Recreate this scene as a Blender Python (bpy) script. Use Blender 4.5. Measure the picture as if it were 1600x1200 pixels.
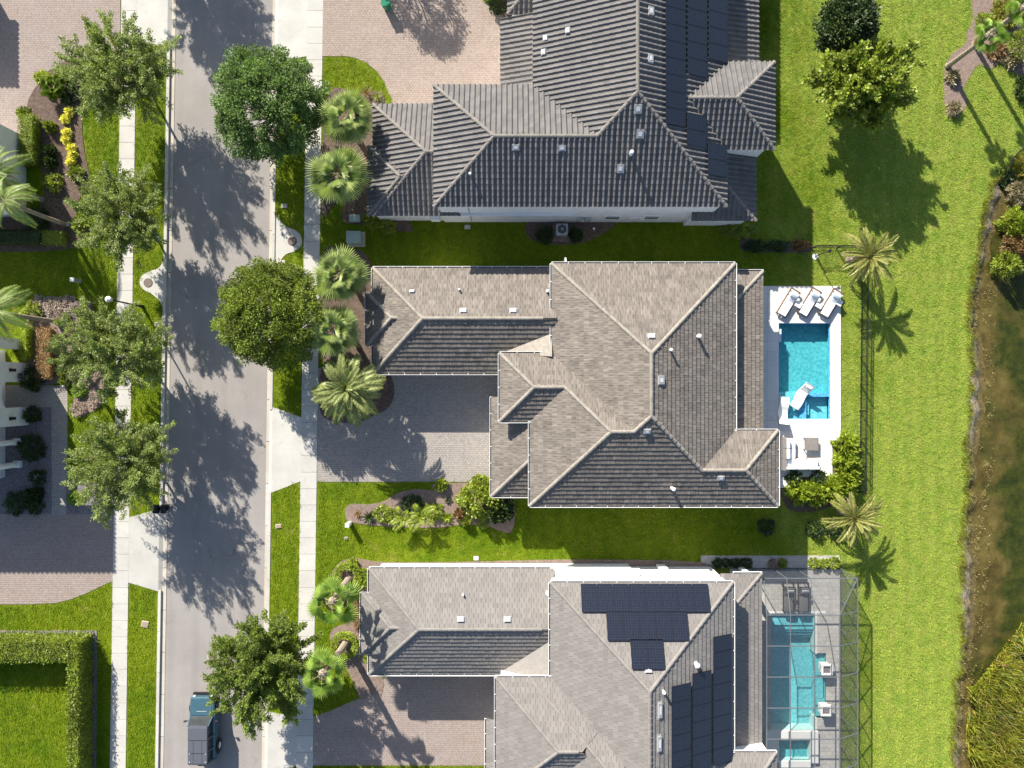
import bpy, bmesh, math, random
from mathutils import Vector, Matrix
R = math.radians
rnd = random.Random(7)
scene = bpy.context.scene
COL = scene.collection
for o in list(bpy.data.objects): bpy.data.objects.remove(o)

# ------------------------------------------------------------------ camera, sky, sun, exposure
S, H = 22.0, 54.0                       # photo pixels per metre on the ground, drone height in metres
SUN_EL, SUN_AZ = 31.0, 29.5             # sun elevation; shadows run 29.5 deg east of south
cam = bpy.data.cameras.new('camera'); cam_o = bpy.data.objects.new('camera', cam); COL.objects.link(cam_o)
cam_o.location = (0, 0, H); cam_o.rotation_euler = (0, 0, 0)
cam.sensor_width = 36; cam.lens = 36 * H / (1600 / S); cam.clip_end = 2000
scene.camera = cam_o
scene.view_settings.view_transform = 'Standard'; scene.view_settings.look = 'None'
scene.view_settings.gamma = 1; scene.view_settings.use_curve_mapping = False
scene.view_settings.exposure = 1.2
world = bpy.data.worlds.new('World'); scene.world = world; world.use_nodes = True
wn = world.node_tree.nodes; wl = world.node_tree.links
sky = wn.new('ShaderNodeTexSky'); sky.sky_type = 'NISHITA'; sky.sun_disc = False
sky.sun_elevation = R(SUN_EL)
sky.sun_rotation = R(-SUN_AZ)           # sun stands in the north-north-west (photo's upper left)
wl.new(sky.outputs[0], wn['Background'].inputs[0]); wn['Background'].inputs[1].default_value = 0.084
sun = bpy.data.lights.new('sun', 'SUN'); sun.energy = 4.9; sun.angle = R(0.5); sun.color = (1, 0.94, 0.83)
sun_o = bpy.data.objects.new('sun', sun); COL.objects.link(sun_o)
sdir = Vector((-math.sin(R(SUN_AZ)) * math.cos(R(SUN_EL)), math.cos(R(SUN_AZ)) * math.cos(R(SUN_EL)), math.sin(R(SUN_EL))))
sun_o.rotation_euler = sdir.to_track_quat('Z', 'Y').to_euler()
sun_o.location = sdir * 60

# ------------------------------------------------------------------ helpers
def G(px, py, z=0.0):
    """survey point: where the thing seen at that photo pixel stands when its height is z"""
    k = (H - z) / H / S
    return Vector(((px - 800) * k, (600 - py) * k, z))
def P(px, py, z=0.0):
    """plan point (ground pixel) lifted to z"""
    return Vector(((px - 800) / S, (600 - py) / S, z))

class MB:
    def __init__(s): s.v = []; s.f = []; s.uv = None; s.mi = None
    def add(s, vs, fs):
        b = len(s.v); s.v.extend([tuple(x) for x in vs]); s.f.extend([tuple(i + b for i in f) for f in fs]); return b
    def quad(s, a, b, c, d): s.add([a, b, c, d], [(0, 1, 2, 3)])
    def box(s, c, size, rz=0.0, M=None):
        x, y, z = size[0] / 2, size[1] / 2, size[2] / 2
        vs = [Vector((i, j, k)) for i in (-x, x) for j in (-y, y) for k in (-z, z)]
        m = Matrix.Translation(Vector(c)) @ (M if M is not None else Matrix.Rotation(rz, 4, 'Z'))
        s.add([m @ v for v in vs], [(0, 1, 3, 2), (4, 6, 7, 5), (0, 4, 5, 1), (2, 3, 7, 6), (0, 2, 6, 4), (1, 5, 7, 3)])
        return s
    def bbox(s, x0, x1, y0, y1, z0, z1):
        return s.box(((x0 + x1) / 2, (y0 + y1) / 2, (z0 + z1) / 2), (abs(x1 - x0), abs(y1 - y0), abs(z1 - z0)))
    def bar(s, a, b, w, h=None):
        a, b = Vector(a), Vector(b); d = b - a; L = d.length
        if L < 1e-6: return s
        q = d.to_track_quat('X', 'Z').to_matrix().to_4x4()
        return s.box((a + b) / 2, (L, w, h or w), M=q)
    def tube(s, pts, rad, n=6, cap=True):
        pts = [Vector(p) for p in pts]; b = len(s.v)
        for i, p in enumerate(pts):
            d = (pts[min(i + 1, len(pts) - 1)] - pts[max(i - 1, 0)]).normalized()
            q = d.to_track_quat('Z', 'Y'); r = rad[i] if isinstance(rad, (list, tuple)) else rad
            for k in range(n):
                a = 2 * math.pi * k / n
                s.v.append(tuple(p + q @ Vector((r * math.cos(a), r * math.sin(a), 0))))
        for i in range(len(pts) - 1):
            for k in range(n):
                k2 = (k + 1) % n
                s.f.append((b + i * n + k, b + i * n + k2, b + (i + 1) * n + k2, b + (i + 1) * n + k))
        if cap:
            s.f.append(tuple(b + k for k in reversed(range(n)))); e = b + (len(pts) - 1) * n
            s.f.append(tuple(e + k for k in range(n)))
        return s
    def cyl(s, c, r, h, n=16, r2=None):
        c = Vector(c); return s.tube([c, c + Vector((0, 0, h))], [r, r if r2 is None else r2], n)
    def prism(s, poly, z0, z1):
        n = len(poly); b = len(s.v)
        A = sum(poly[i][0] * poly[(i + 1) % n][1] - poly[(i + 1) % n][0] * poly[i][1] for i in range(n))
        if A < 0: poly = list(reversed(poly))
        s.v += [(p[0], p[1], z0) for p in poly] + [(p[0], p[1], z1) for p in poly]
        for i in range(n):
            j = (i + 1) % n; s.f.append((b + i, b + j, b + n + j, b + n + i))
        s.f.append(tuple(b + n + i for i in range(n))); s.f.append(tuple(b + i for i in reversed(range(n))))
        return s
    def mesh(s, name, mat=None, smooth=False):
        me = bpy.data.meshes.new(name); me.from_pydata(s.v, [], s.f); me.update()
        if s.uv is not None:
            l = me.uv_layers.new(name='UVMap')
            flat = []
            for lp in me.loops: flat.extend(s.uv[lp.vertex_index])
            l.data.foreach_set('uv', flat)
        if mat: me.materials.append(mat)
        if smooth: me.polygons.foreach_set('use_smooth', [True] * len(me.polygons))
        return me
    def build(s, name, mat, parent=None, smooth=False, loc=None):
        return obj(name, s.mesh(name, mat, smooth), parent, loc)

def obj(name, me, parent=None, loc=None, rot=None, scale=None):
    o = bpy.data.objects.new(name, me); COL.objects.link(o)
    if parent: o.parent = parent
    if loc is not None: o.location = loc
    if rot is not None: o.rotation_euler = rot
    if scale is not None: o.scale = scale if hasattr(scale, '__len__') else (scale,) * 3
    return o
def tag(o, label, cat, group=None):
    o['label'] = label; o['category'] = cat
    if group: o['group'] = group
    return o
def thing(name, label, cat, loc=(0, 0, 0), rz=0, group=None, scale=1):
    o = obj(name, None, None, loc, (0, 0, rz), scale); o.empty_display_size = 0.3
    return tag(o, label, cat, group)
def struct(o): o['kind'] = 'structure'; return o
def stuff(o): o['kind'] = 'stuff'; return o

# ------------------------------------------------------------------ materials
def newmat(name):
    m = bpy.data.materials.new(name); m.use_nodes = True
    return m, m.node_tree.nodes, m.node_tree.links, m.node_tree.nodes['Principled BSDF']
def mixc(n, l, fac, a, b, mode='MIX'):
    x = n.new('ShaderNodeMix'); x.data_type = 'RGBA'; x.blend_type = mode
    for sock, val in ((x.inputs[0], fac), (x.inputs[6], a), (x.inputs[7], b)):
        if hasattr(val, 'is_output'): l.new(val, sock)
        elif isinstance(val, (int, float)): sock.default_value = val
        else: sock.default_value = (*val, 1)
    return x.outputs[2]
def noise(n, l, vec, scale, detail=3, rough=0.55):
    t = n.new('ShaderNodeTexNoise'); t.inputs['Scale'].default_value = scale; t.inputs['Detail'].default_value = detail
    t.inputs['Roughness'].default_value = rough
    if vec: l.new(vec, t.inputs['Vector'])
    return t.outputs[0]
def ramp(n, l, fac, lo, hi, a=0.0, b=1.0):
    t = n.new('ShaderNodeMapRange'); t.inputs[1].default_value = lo; t.inputs[2].default_value = hi
    t.inputs[3].default_value = a; t.inputs[4].default_value = b; l.new(fac, t.inputs[0]); return t.outputs[0]
def math_(n, l, op, a, b=None):
    t = n.new('ShaderNodeMath'); t.operation = op
    for i, v in enumerate((a, b)):
        if v is None: continue
        if hasattr(v, 'is_output'): l.new(v, t.inputs[i])
        else: t.inputs[i].default_value = v
    return t.outputs[0]
def gray(n, l, v):
    t = n.new('ShaderNodeCombineColor')
    for i in range(3): l.new(v, t.inputs[i])
    return t.outputs[0]
def bump(n, l, bsdf, h, strength=0.4, dist=0.05):
    b = n.new('ShaderNodeBump'); b.inputs['Strength'].default_value = strength; b.inputs['Distance'].default_value = dist
    l.new(h, b.inputs['Height']); l.new(b.outputs[0], bsdf.inputs['Normal'])
def coord(n, l, kind='Object', sc=None):
    t = n.new('ShaderNodeTexCoord'); o = t.outputs[kind]
    if sc:
        m = n.new('ShaderNodeMapping'); m.inputs['Scale'].default_value = sc; l.new(o, m.inputs[0]); o = m.outputs[0]
    return o
def M(name, a, b=None, sc=3.0, rough=0.8, isl=0.0, orand=0.0, bmp=0.0, bsc=40.0, spec=0.3, metal=0.0, detail=4):
    m, n, l, p = newmat(name); b = b or tuple(x * 0.85 for x in a)
    c = coord(n, l); nz = ramp(n, l, noise(n, l, c, sc, detail), 0.3, 0.7)
    o = mixc(n, l, nz, a, b)
    if isl:
        g = n.new('ShaderNodeNewGeometry'); o = mixc(n, l, 1.0, o, gray(n, l, ramp(n, l, g.outputs['Random Per Island'], 0, 1, 1 - isl, 1 + isl)), 'MULTIPLY')
    if orand:
        g = n.new('ShaderNodeObjectInfo'); o = mixc(n, l, 1.0, o, gray(n, l, ramp(n, l, g.outputs['Random'], 0, 1, 1 - orand, 1 + orand)), 'MULTIPLY')
    l.new(o, p.inputs['Base Color']); p.inputs['Roughness'].default_value = rough
    p.inputs['Specular IOR Level'].default_value = spec; p.inputs['Metallic'].default_value = metal
    if bmp: bump(n, l, p, noise(n, l, c, bsc, 3), bmp)
    return m
def leafmat(name, a, b, isl=0.35, trans=0.3, tip=None, rough=0.45):
    m, n, l, p = newmat(name); g = n.new('ShaderNodeNewGeometry'); r = g.outputs['Random Per Island']
    o = mixc(n, l, r, a, b)
    big = ramp(n, l, noise(n, l, coord(n, l), 0.8, 2), 0.3, 0.7, 1 - isl, 1 + isl)
    o = mixc(n, l, 1.0, o, gray(n, l, big), 'MULTIPLY')
    if tip: o = mixc(n, l, ramp(n, l, r, 0.86, 0.9), o, tip)
    l.new(o, p.inputs['Base Color']); p.inputs['Roughness'].default_value = rough; p.inputs['Specular IOR Level'].default_value = 0.35
    t = n.new('ShaderNodeBsdfTranslucent'); l.new(mixc(n, l, 1.0, o, (1.25, 1.3, 0.7), 'MULTIPLY'), t.inputs[0])
    x = n.new('ShaderNodeMixShader'); x.inputs[0].default_value = trans
    l.new(p.outputs[0], x.inputs[1]); l.new(t.outputs[0], x.inputs[2]); l.new(x.outputs[0], n['Material Output'].inputs[0])
    return m

def grassmat(name='lawn_grass', blade=False):
    m, n, l, p = newmat(name); c = n.new('ShaderNodeNewGeometry').outputs['Position']
    big = ramp(n, l, noise(n, l, c, 0.13, 5, 0.6), 0.38, 0.62)
    mid = ramp(n, l, noise(n, l, c, 1.1, 5, 0.65), 0.36, 0.66)
    fine = noise(n, l, c, 9.0, 5, 0.72)
    o = mixc(n, l, big, (0.12, 0.215, 0.004), (0.22, 0.3, 0.01))
    sep = n.new('ShaderNodeSeparateXYZ'); l.new(c, sep.inputs[0])
    dry = math_(n, l, 'ADD', sep.outputs[0], ramp(n, l, noise(n, l, c, 0.25, 4), 0.3, 0.7, -5, 5))
    dry = ramp(n, l, dry, 15, 25)
    o = mixc(n, l, dry, o, mixc(n, l, mid, (0.27, 0.38, 0.05), (0.4, 0.47, 0.11)))
    o = mixc(n, l, math_(n, l, 'MULTIPLY', mid, 0.4), o, (0.33, 0.36, 0.02))
    mow = n.new('ShaderNodeTexWave'); mow.inputs['Scale'].default_value = 0.28; mow.inputs['Distortion'].default_value = 2.2
    l.new(c, mow.inputs[0])
    o = mixc(n, l, 1.0, o, gray(n, l, ramp(n, l, mow.outputs['Fac'], 0, 1, 0.955, 1.045)), 'MULTIPLY')
    bare = ramp(n, l, noise(n, l, c, 0.55, 7, 0.72), 0.6, 0.72)
    o = mixc(n, l, math_(n, l, 'MULTIPLY', bare, 0.55), o, (0.42, 0.36, 0.13))
    o = mixc(n, l, 1.0, o, gray(n, l, ramp(n, l, fine, 0.3, 0.7, 0.8, 1.2)), 'MULTIPLY')
    if blade:
        g = n.new('ShaderNodeNewGeometry')
        o = mixc(n, l, 1.0, o, gray(n, l, ramp(n, l, g.outputs['Random Per Island'], 0, 1, 1.02, 1.36)), 'MULTIPLY')
        t = n.new('ShaderNodeBsdfTranslucent'); l.new(o, t.inputs[0]); x = n.new('ShaderNodeMixShader'); x.inputs[0].default_value = 0.35
        l.new(p.outputs[0], x.inputs[1]); l.new(t.outputs[0], x.inputs[2]); l.new(x.outputs[0], n['Material Output'].inputs[0])
    else:
        o = mixc(n, l, 1.0, o, (0.6, 0.6, 0.62), 'MULTIPLY')
        bump(n, l, p, fine, 0.9, 0.08)
    l.new(o, p.inputs['Base Color']); p.inputs['Roughness'].default_value = 0.7; p.inputs['Specular IOR Level'].default_value = 0.15
    return m

def pavermat(name, cols, bw=0.22, bh=0.15, mortar=(0.16, 0.14, 0.12)):
    m, n, l, p = newmat(name); c = coord(n, l)
    b = n.new('ShaderNodeTexBrick'); l.new(c, b.inputs[0]); b.inputs['Scale'].default_value = 1.0
    b.inputs['Brick Width'].default_value = bw; b.inputs['Row Height'].default_value = bh
    b.inputs['Mortar Size'].default_value = 0.014; b.inputs['Mortar Smooth'].default_value = 0.3
    b.inputs['Color1'].default_value = (*cols[0], 1); b.inputs['Color2'].default_value = (*cols[1], 1)
    b.inputs['Mortar'].default_value = (*mortar, 1)
    big = ramp(n, l, noise(n, l, c, 0.9, 5, 0.6), 0.35, 0.65)
    o = mixc(n, l, math_(n, l, 'MULTIPLY', big, 0.45), b.outputs[0], cols[2])
    stain = ramp(n, l, noise(n, l, c, 0.45, 7, 0.7), 0.56, 0.74)
    o = mixc(n, l, math_(n, l, 'MULTIPLY', stain, 0.35), o, tuple(v * 0.55 for v in cols[1]))
    o = mixc(n, l, 1.0, o, gray(n, l, ramp(n, l, noise(n, l, c, 6, 4), 0.3, 0.7, 0.85, 1.12)), 'MULTIPLY')
    l.new(o, p.inputs['Base Color']); p.inputs['Roughness'].default_value = 0.85; p.inputs['Specular IOR Level'].default_value = 0.2
    bump(n, l, p, math_(n, l, 'SUBTRACT', 1.0, b.outputs['Fac']), 0.5, 0.02)
    return m

def tilemat(name, a, b, c3, streak=1.0, isl=0.15):
    """roof tile: UV is metres along eave / up slope, brushed streaks run with the slope"""
    m, n, l, p = newmat(name)
    uv = coord(n, l, 'UV')
    mp = n.new('ShaderNodeMapping'); mp.inputs['Scale'].default_value = (9.0, 0.9, 1); l.new(uv, mp.inputs[0])
    st = ramp(n, l, noise(n, l, mp.outputs[0], 1.0, 4, 0.7), 0.32, 0.68)
    big = ramp(n, l, noise(n, l, coord(n, l), 0.35, 4), 0.35, 0.65)
    o = mixc(n, l, st, a, b)
    o = mixc(n, l, math_(n, l, 'MULTIPLY', big, 0.4), o, c3)
    mould = ramp(n, l, noise(n, l, coord(n, l), 0.9, 7, 0.7), 0.52, 0.72)
    o = mixc(n, l, math_(n, l, 'MULTIPLY', mould, 0.55 * streak), o, tuple(v * 0.5 for v in a))
    g = n.new('ShaderNodeNewGeometry')
    o = mixc(n, l, 1.0, o, gray(n, l, ramp(n, l, g.outputs['Random Per Island'], 0, 1, 1 - isl, 1 + isl)), 'MULTIPLY')
    l.new(o, p.inputs['Base Color']); p.inputs['Roughness'].default_value = 0.75; p.inputs['Specular IOR Level'].default_value = 0.3
    bump(n, l, p, st, 0.3 * streak, 0.02)
    return m

def solarmat():
    m, n, l, p = newmat('solar_glass'); uv = coord(n, l, 'UV')
    b = n.new('ShaderNodeTexBrick'); l.new(uv, b.inputs[0]); b.offset = 0; b.inputs['Scale'].default_value = 1
    b.inputs['Brick Width'].default_value = 0.165; b.inputs['Row Height'].default_value = 0.165; b.inputs['Mortar Size'].default_value = 0.006
    b.inputs['Color1'].default_value = (0.008, 0.011, 0.02, 1); b.inputs['Color2'].default_value = (0.012, 0.014, 0.026, 1); b.inputs['Mortar'].default_value = (0.03, 0.035, 0.045, 1)
    l.new(b.outputs[0], p.inputs['Base Color']); p.inputs['Roughness'].default_value = 0.22; p.inputs['Specular IOR Level'].default_value = 0.5
    return m

def watermat(name, tint, gl=0.03, sc=6.0, st=0.25):
    m, n, l, p = newmat(name); n.remove(p)
    t = n.new('ShaderNodeBsdfTransparent'); t.inputs[0].default_value = (*tint, 1)
    g = n.new('ShaderNodeBsdfGlossy'); g.inputs['Roughness'].default_value = gl
    c = coord(n, l); b = n.new('ShaderNodeBump'); b.inputs['Strength'].default_value = st; b.inputs['Distance'].default_value = 0.08
    l.new(noise(n, l, c, sc, 3), b.inputs['Height']); l.new(b.outputs[0], g.inputs['Normal'])
    f = n.new('ShaderNodeLayerWeight'); f.inputs[0].default_value = .5; l.new(b.outputs[0], f.inputs['Normal'])
    fac = math_(n, l, 'ADD', math_(n, l, 'POWER', f.outputs['Facing'], 5.0), .022)
    x = n.new('ShaderNodeMixShader'); l.new(fac, x.inputs[0]); l.new(t.outputs[0], x.inputs[1]); l.new(g.outputs[0], x.inputs[2])
    l.new(x.outputs[0], n['Material Output'].inputs[0]); return m

def ripplemosaicmat(name, a, b, sc):  # pale cell network: caustic ripple light painted into the colour; mosaic shares it
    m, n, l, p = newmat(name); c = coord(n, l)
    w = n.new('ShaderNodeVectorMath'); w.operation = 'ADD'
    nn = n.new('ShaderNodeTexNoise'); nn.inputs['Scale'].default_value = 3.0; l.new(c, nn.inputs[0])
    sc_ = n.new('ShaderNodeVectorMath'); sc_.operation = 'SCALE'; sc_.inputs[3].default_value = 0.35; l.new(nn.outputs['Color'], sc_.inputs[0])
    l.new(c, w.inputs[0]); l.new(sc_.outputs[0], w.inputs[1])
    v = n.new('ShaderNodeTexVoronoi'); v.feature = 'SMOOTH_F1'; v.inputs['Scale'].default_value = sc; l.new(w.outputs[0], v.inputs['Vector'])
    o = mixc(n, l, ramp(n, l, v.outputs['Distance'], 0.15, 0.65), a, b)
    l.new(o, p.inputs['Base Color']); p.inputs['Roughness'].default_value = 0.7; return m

def screenmat():
    m, n, l, p = newmat('insect_screen')
    t = n.new('ShaderNodeBsdfTransparent'); x = n.new('ShaderNodeMixShader'); x.inputs[0].default_value = 0.26
    p.inputs['Base Color'].default_value = (0.06, 0.064, 0.07, 1); p.inputs['Roughness'].default_value = 0.6
    l.new(t.outputs[0], x.inputs[1]); l.new(p.outputs[0], x.inputs[2]); l.new(x.outputs[0], n['Material Output'].inputs[0]); return m

def asphaltmat():
    m, n, l, p = newmat('asphalt'); c = coord(n, l)
    o = mixc(n, l, ramp(n, l, noise(n, l, c, 0.3, 5), 0.35, 0.65), (0.245, 0.226, 0.213), (0.285, 0.264, 0.25))
    mp = n.new('ShaderNodeMapping'); mp.inputs['Scale'].default_value = (1.4, 0.06, 1); l.new(c, mp.inputs[0])
    o = mixc(n, l, 1.0, o, gray(n, l, ramp(n, l, noise(n, l, mp.outputs[0], 1.0, 3), 0.35, 0.65, 0.97, 1.03)), 'MULTIPLY')
    f = noise(n, l, c, 28, 4, 0.7)
    o = mixc(n, l, 1.0, o, gray(n, l, ramp(n, l, f, 0.3, 0.7, 0.86, 1.14)), 'MULTIPLY')
    spot = ramp(n, l, noise(n, l, c, 1.7, 5, 0.7), 0.66, 0.74)
    o = mixc(n, l, math_(n, l, 'MULTIPLY', spot, 0.3), o, (0.09, 0.085, 0.08))
    # cracks and sealed seams
    v = n.new('ShaderNodeTexVoronoi'); v.feature = 'DISTANCE_TO_EDGE'; v.inputs['Scale'].default_value = 0.16
    w = n.new('ShaderNodeVectorMath'); w.operation = 'ADD'; nn = n.new('ShaderNodeTexNoise'); nn.inputs['Scale'].default_value = 0.9; nn.inputs['Detail'].default_value = 6
    l.new(c, nn.inputs[0]); l.new(c, w.inputs[0]); l.new(nn.outputs['Color'], w.inputs[1]); l.new(w.outputs[0], v.inputs['Vector'])
    crack = math_(n, l, 'MULTIPLY', ramp(n, l, v.outputs['Distance'], 0.006, 0.0), ramp(n, l, noise(n, l, c, 0.2, 3), 0.5, 0.6))
    o = mixc(n, l, math_(n, l, 'MULTIPLY', crack, 0.5), o, (0.1, 0.095, 0.09))
    # darker oily wheel paths
    sx = n.new('ShaderNodeSeparateXYZ'); l.new(c, sx.inputs[0]); xs = math_(n, l, 'ADD', sx.outputs[0], math_(n, l, 'MULTIPLY', sx.outputs[1], -0.0155))
    wv = math_(n, l, 'SINE', math_(n, l, 'MULTIPLY', xs, 3.6)); wv = ramp(n, l, wv, 0.2, 1.0, 0.0, 1.0)
    o = mixc(n, l, math_(n, l, 'MULTIPLY', wv, ramp(n, l, noise(n, l, c, 0.12, 4), 0.35, 0.65, 0.03, 0.16)), o, (0.15, 0.14, 0.135))
    l.new(o, p.inputs['Base Color']); p.inputs['Roughness'].default_value = 0.9; p.inputs['Specular IOR Level'].default_value = 0.2
    bump(n, l, p, f, 0.4, 0.02); return m

def concretemat(name, a, b, orand=0.06):
    m, n, l, p = newmat(name); c = coord(n, l, 'Object')
    g0 = n.new('ShaderNodeNewGeometry'); c = g0.outputs['Position']
    o = mixc(n, l, ramp(n, l, noise(n, l, c, 0.6, 5, 0.6), 0.35, 0.65), a, b)
    st = ramp(n, l, noise(n, l, c, 2.3, 6, 0.7), 0.58, 0.72)
    o = mixc(n, l, math_(n, l, 'MULTIPLY', st, 0.45), o, (0.22, 0.2, 0.17))
    g = n.new('ShaderNodeObjectInfo'); o = mixc(n, l, 1.0, o, gray(n, l, ramp(n, l, g.outputs['Random'], 0, 1, 1 - orand, 1 + orand)), 'MULTIPLY')
    f = noise(n, l, c, 35, 3)
    o = mixc(n, l, 1.0, o, gray(n, l, ramp(n, l, f, 0.3, 0.7, 0.93, 1.07)), 'MULTIPLY')
    l.new(o, p.inputs['Base Color']); p.inputs['Roughness'].default_value = 0.85; p.inputs['Specular IOR Level'].default_value = 0.2
    bump(n, l, p, f, 0.15, 0.01); return m

def mudmat():
    m, n, l, p = newmat('pond_bed'); c = coord(n, l)
    o = mixc(n, l, ramp(n, l, noise(n, l, c, 0.7, 7, 0.68), 0.36, 0.62), (0.11, 0.085, 0.035), (0.27, 0.22, 0.105))
    sep = n.new('ShaderNodeSeparateXYZ'); l.new(c, sep.inputs[0])
    dz = math_(n, l, 'ADD', sep.outputs[2], ramp(n, l, noise(n, l, c, 0.28, 6, 0.65), 0.3, 0.7, -.38, .38))      # weed grows on the deeper bed
    weed = mixc(n, l, ramp(n, l, noise(n, l, c, 1.6, 6, 0.7), 0.35, 0.65), (0.025, 0.05, 0.012), (0.1, 0.12, 0.025))
    o = mixc(n, l, ramp(n, l, dz, -.5, -.8), o, weed)
    l.new(o, p.inputs['Base Color']); p.inputs['Roughness'].default_value = 0.95; bump(n, l, p, noise(n, l, c, 6, 4), 0.5); return m

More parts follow.
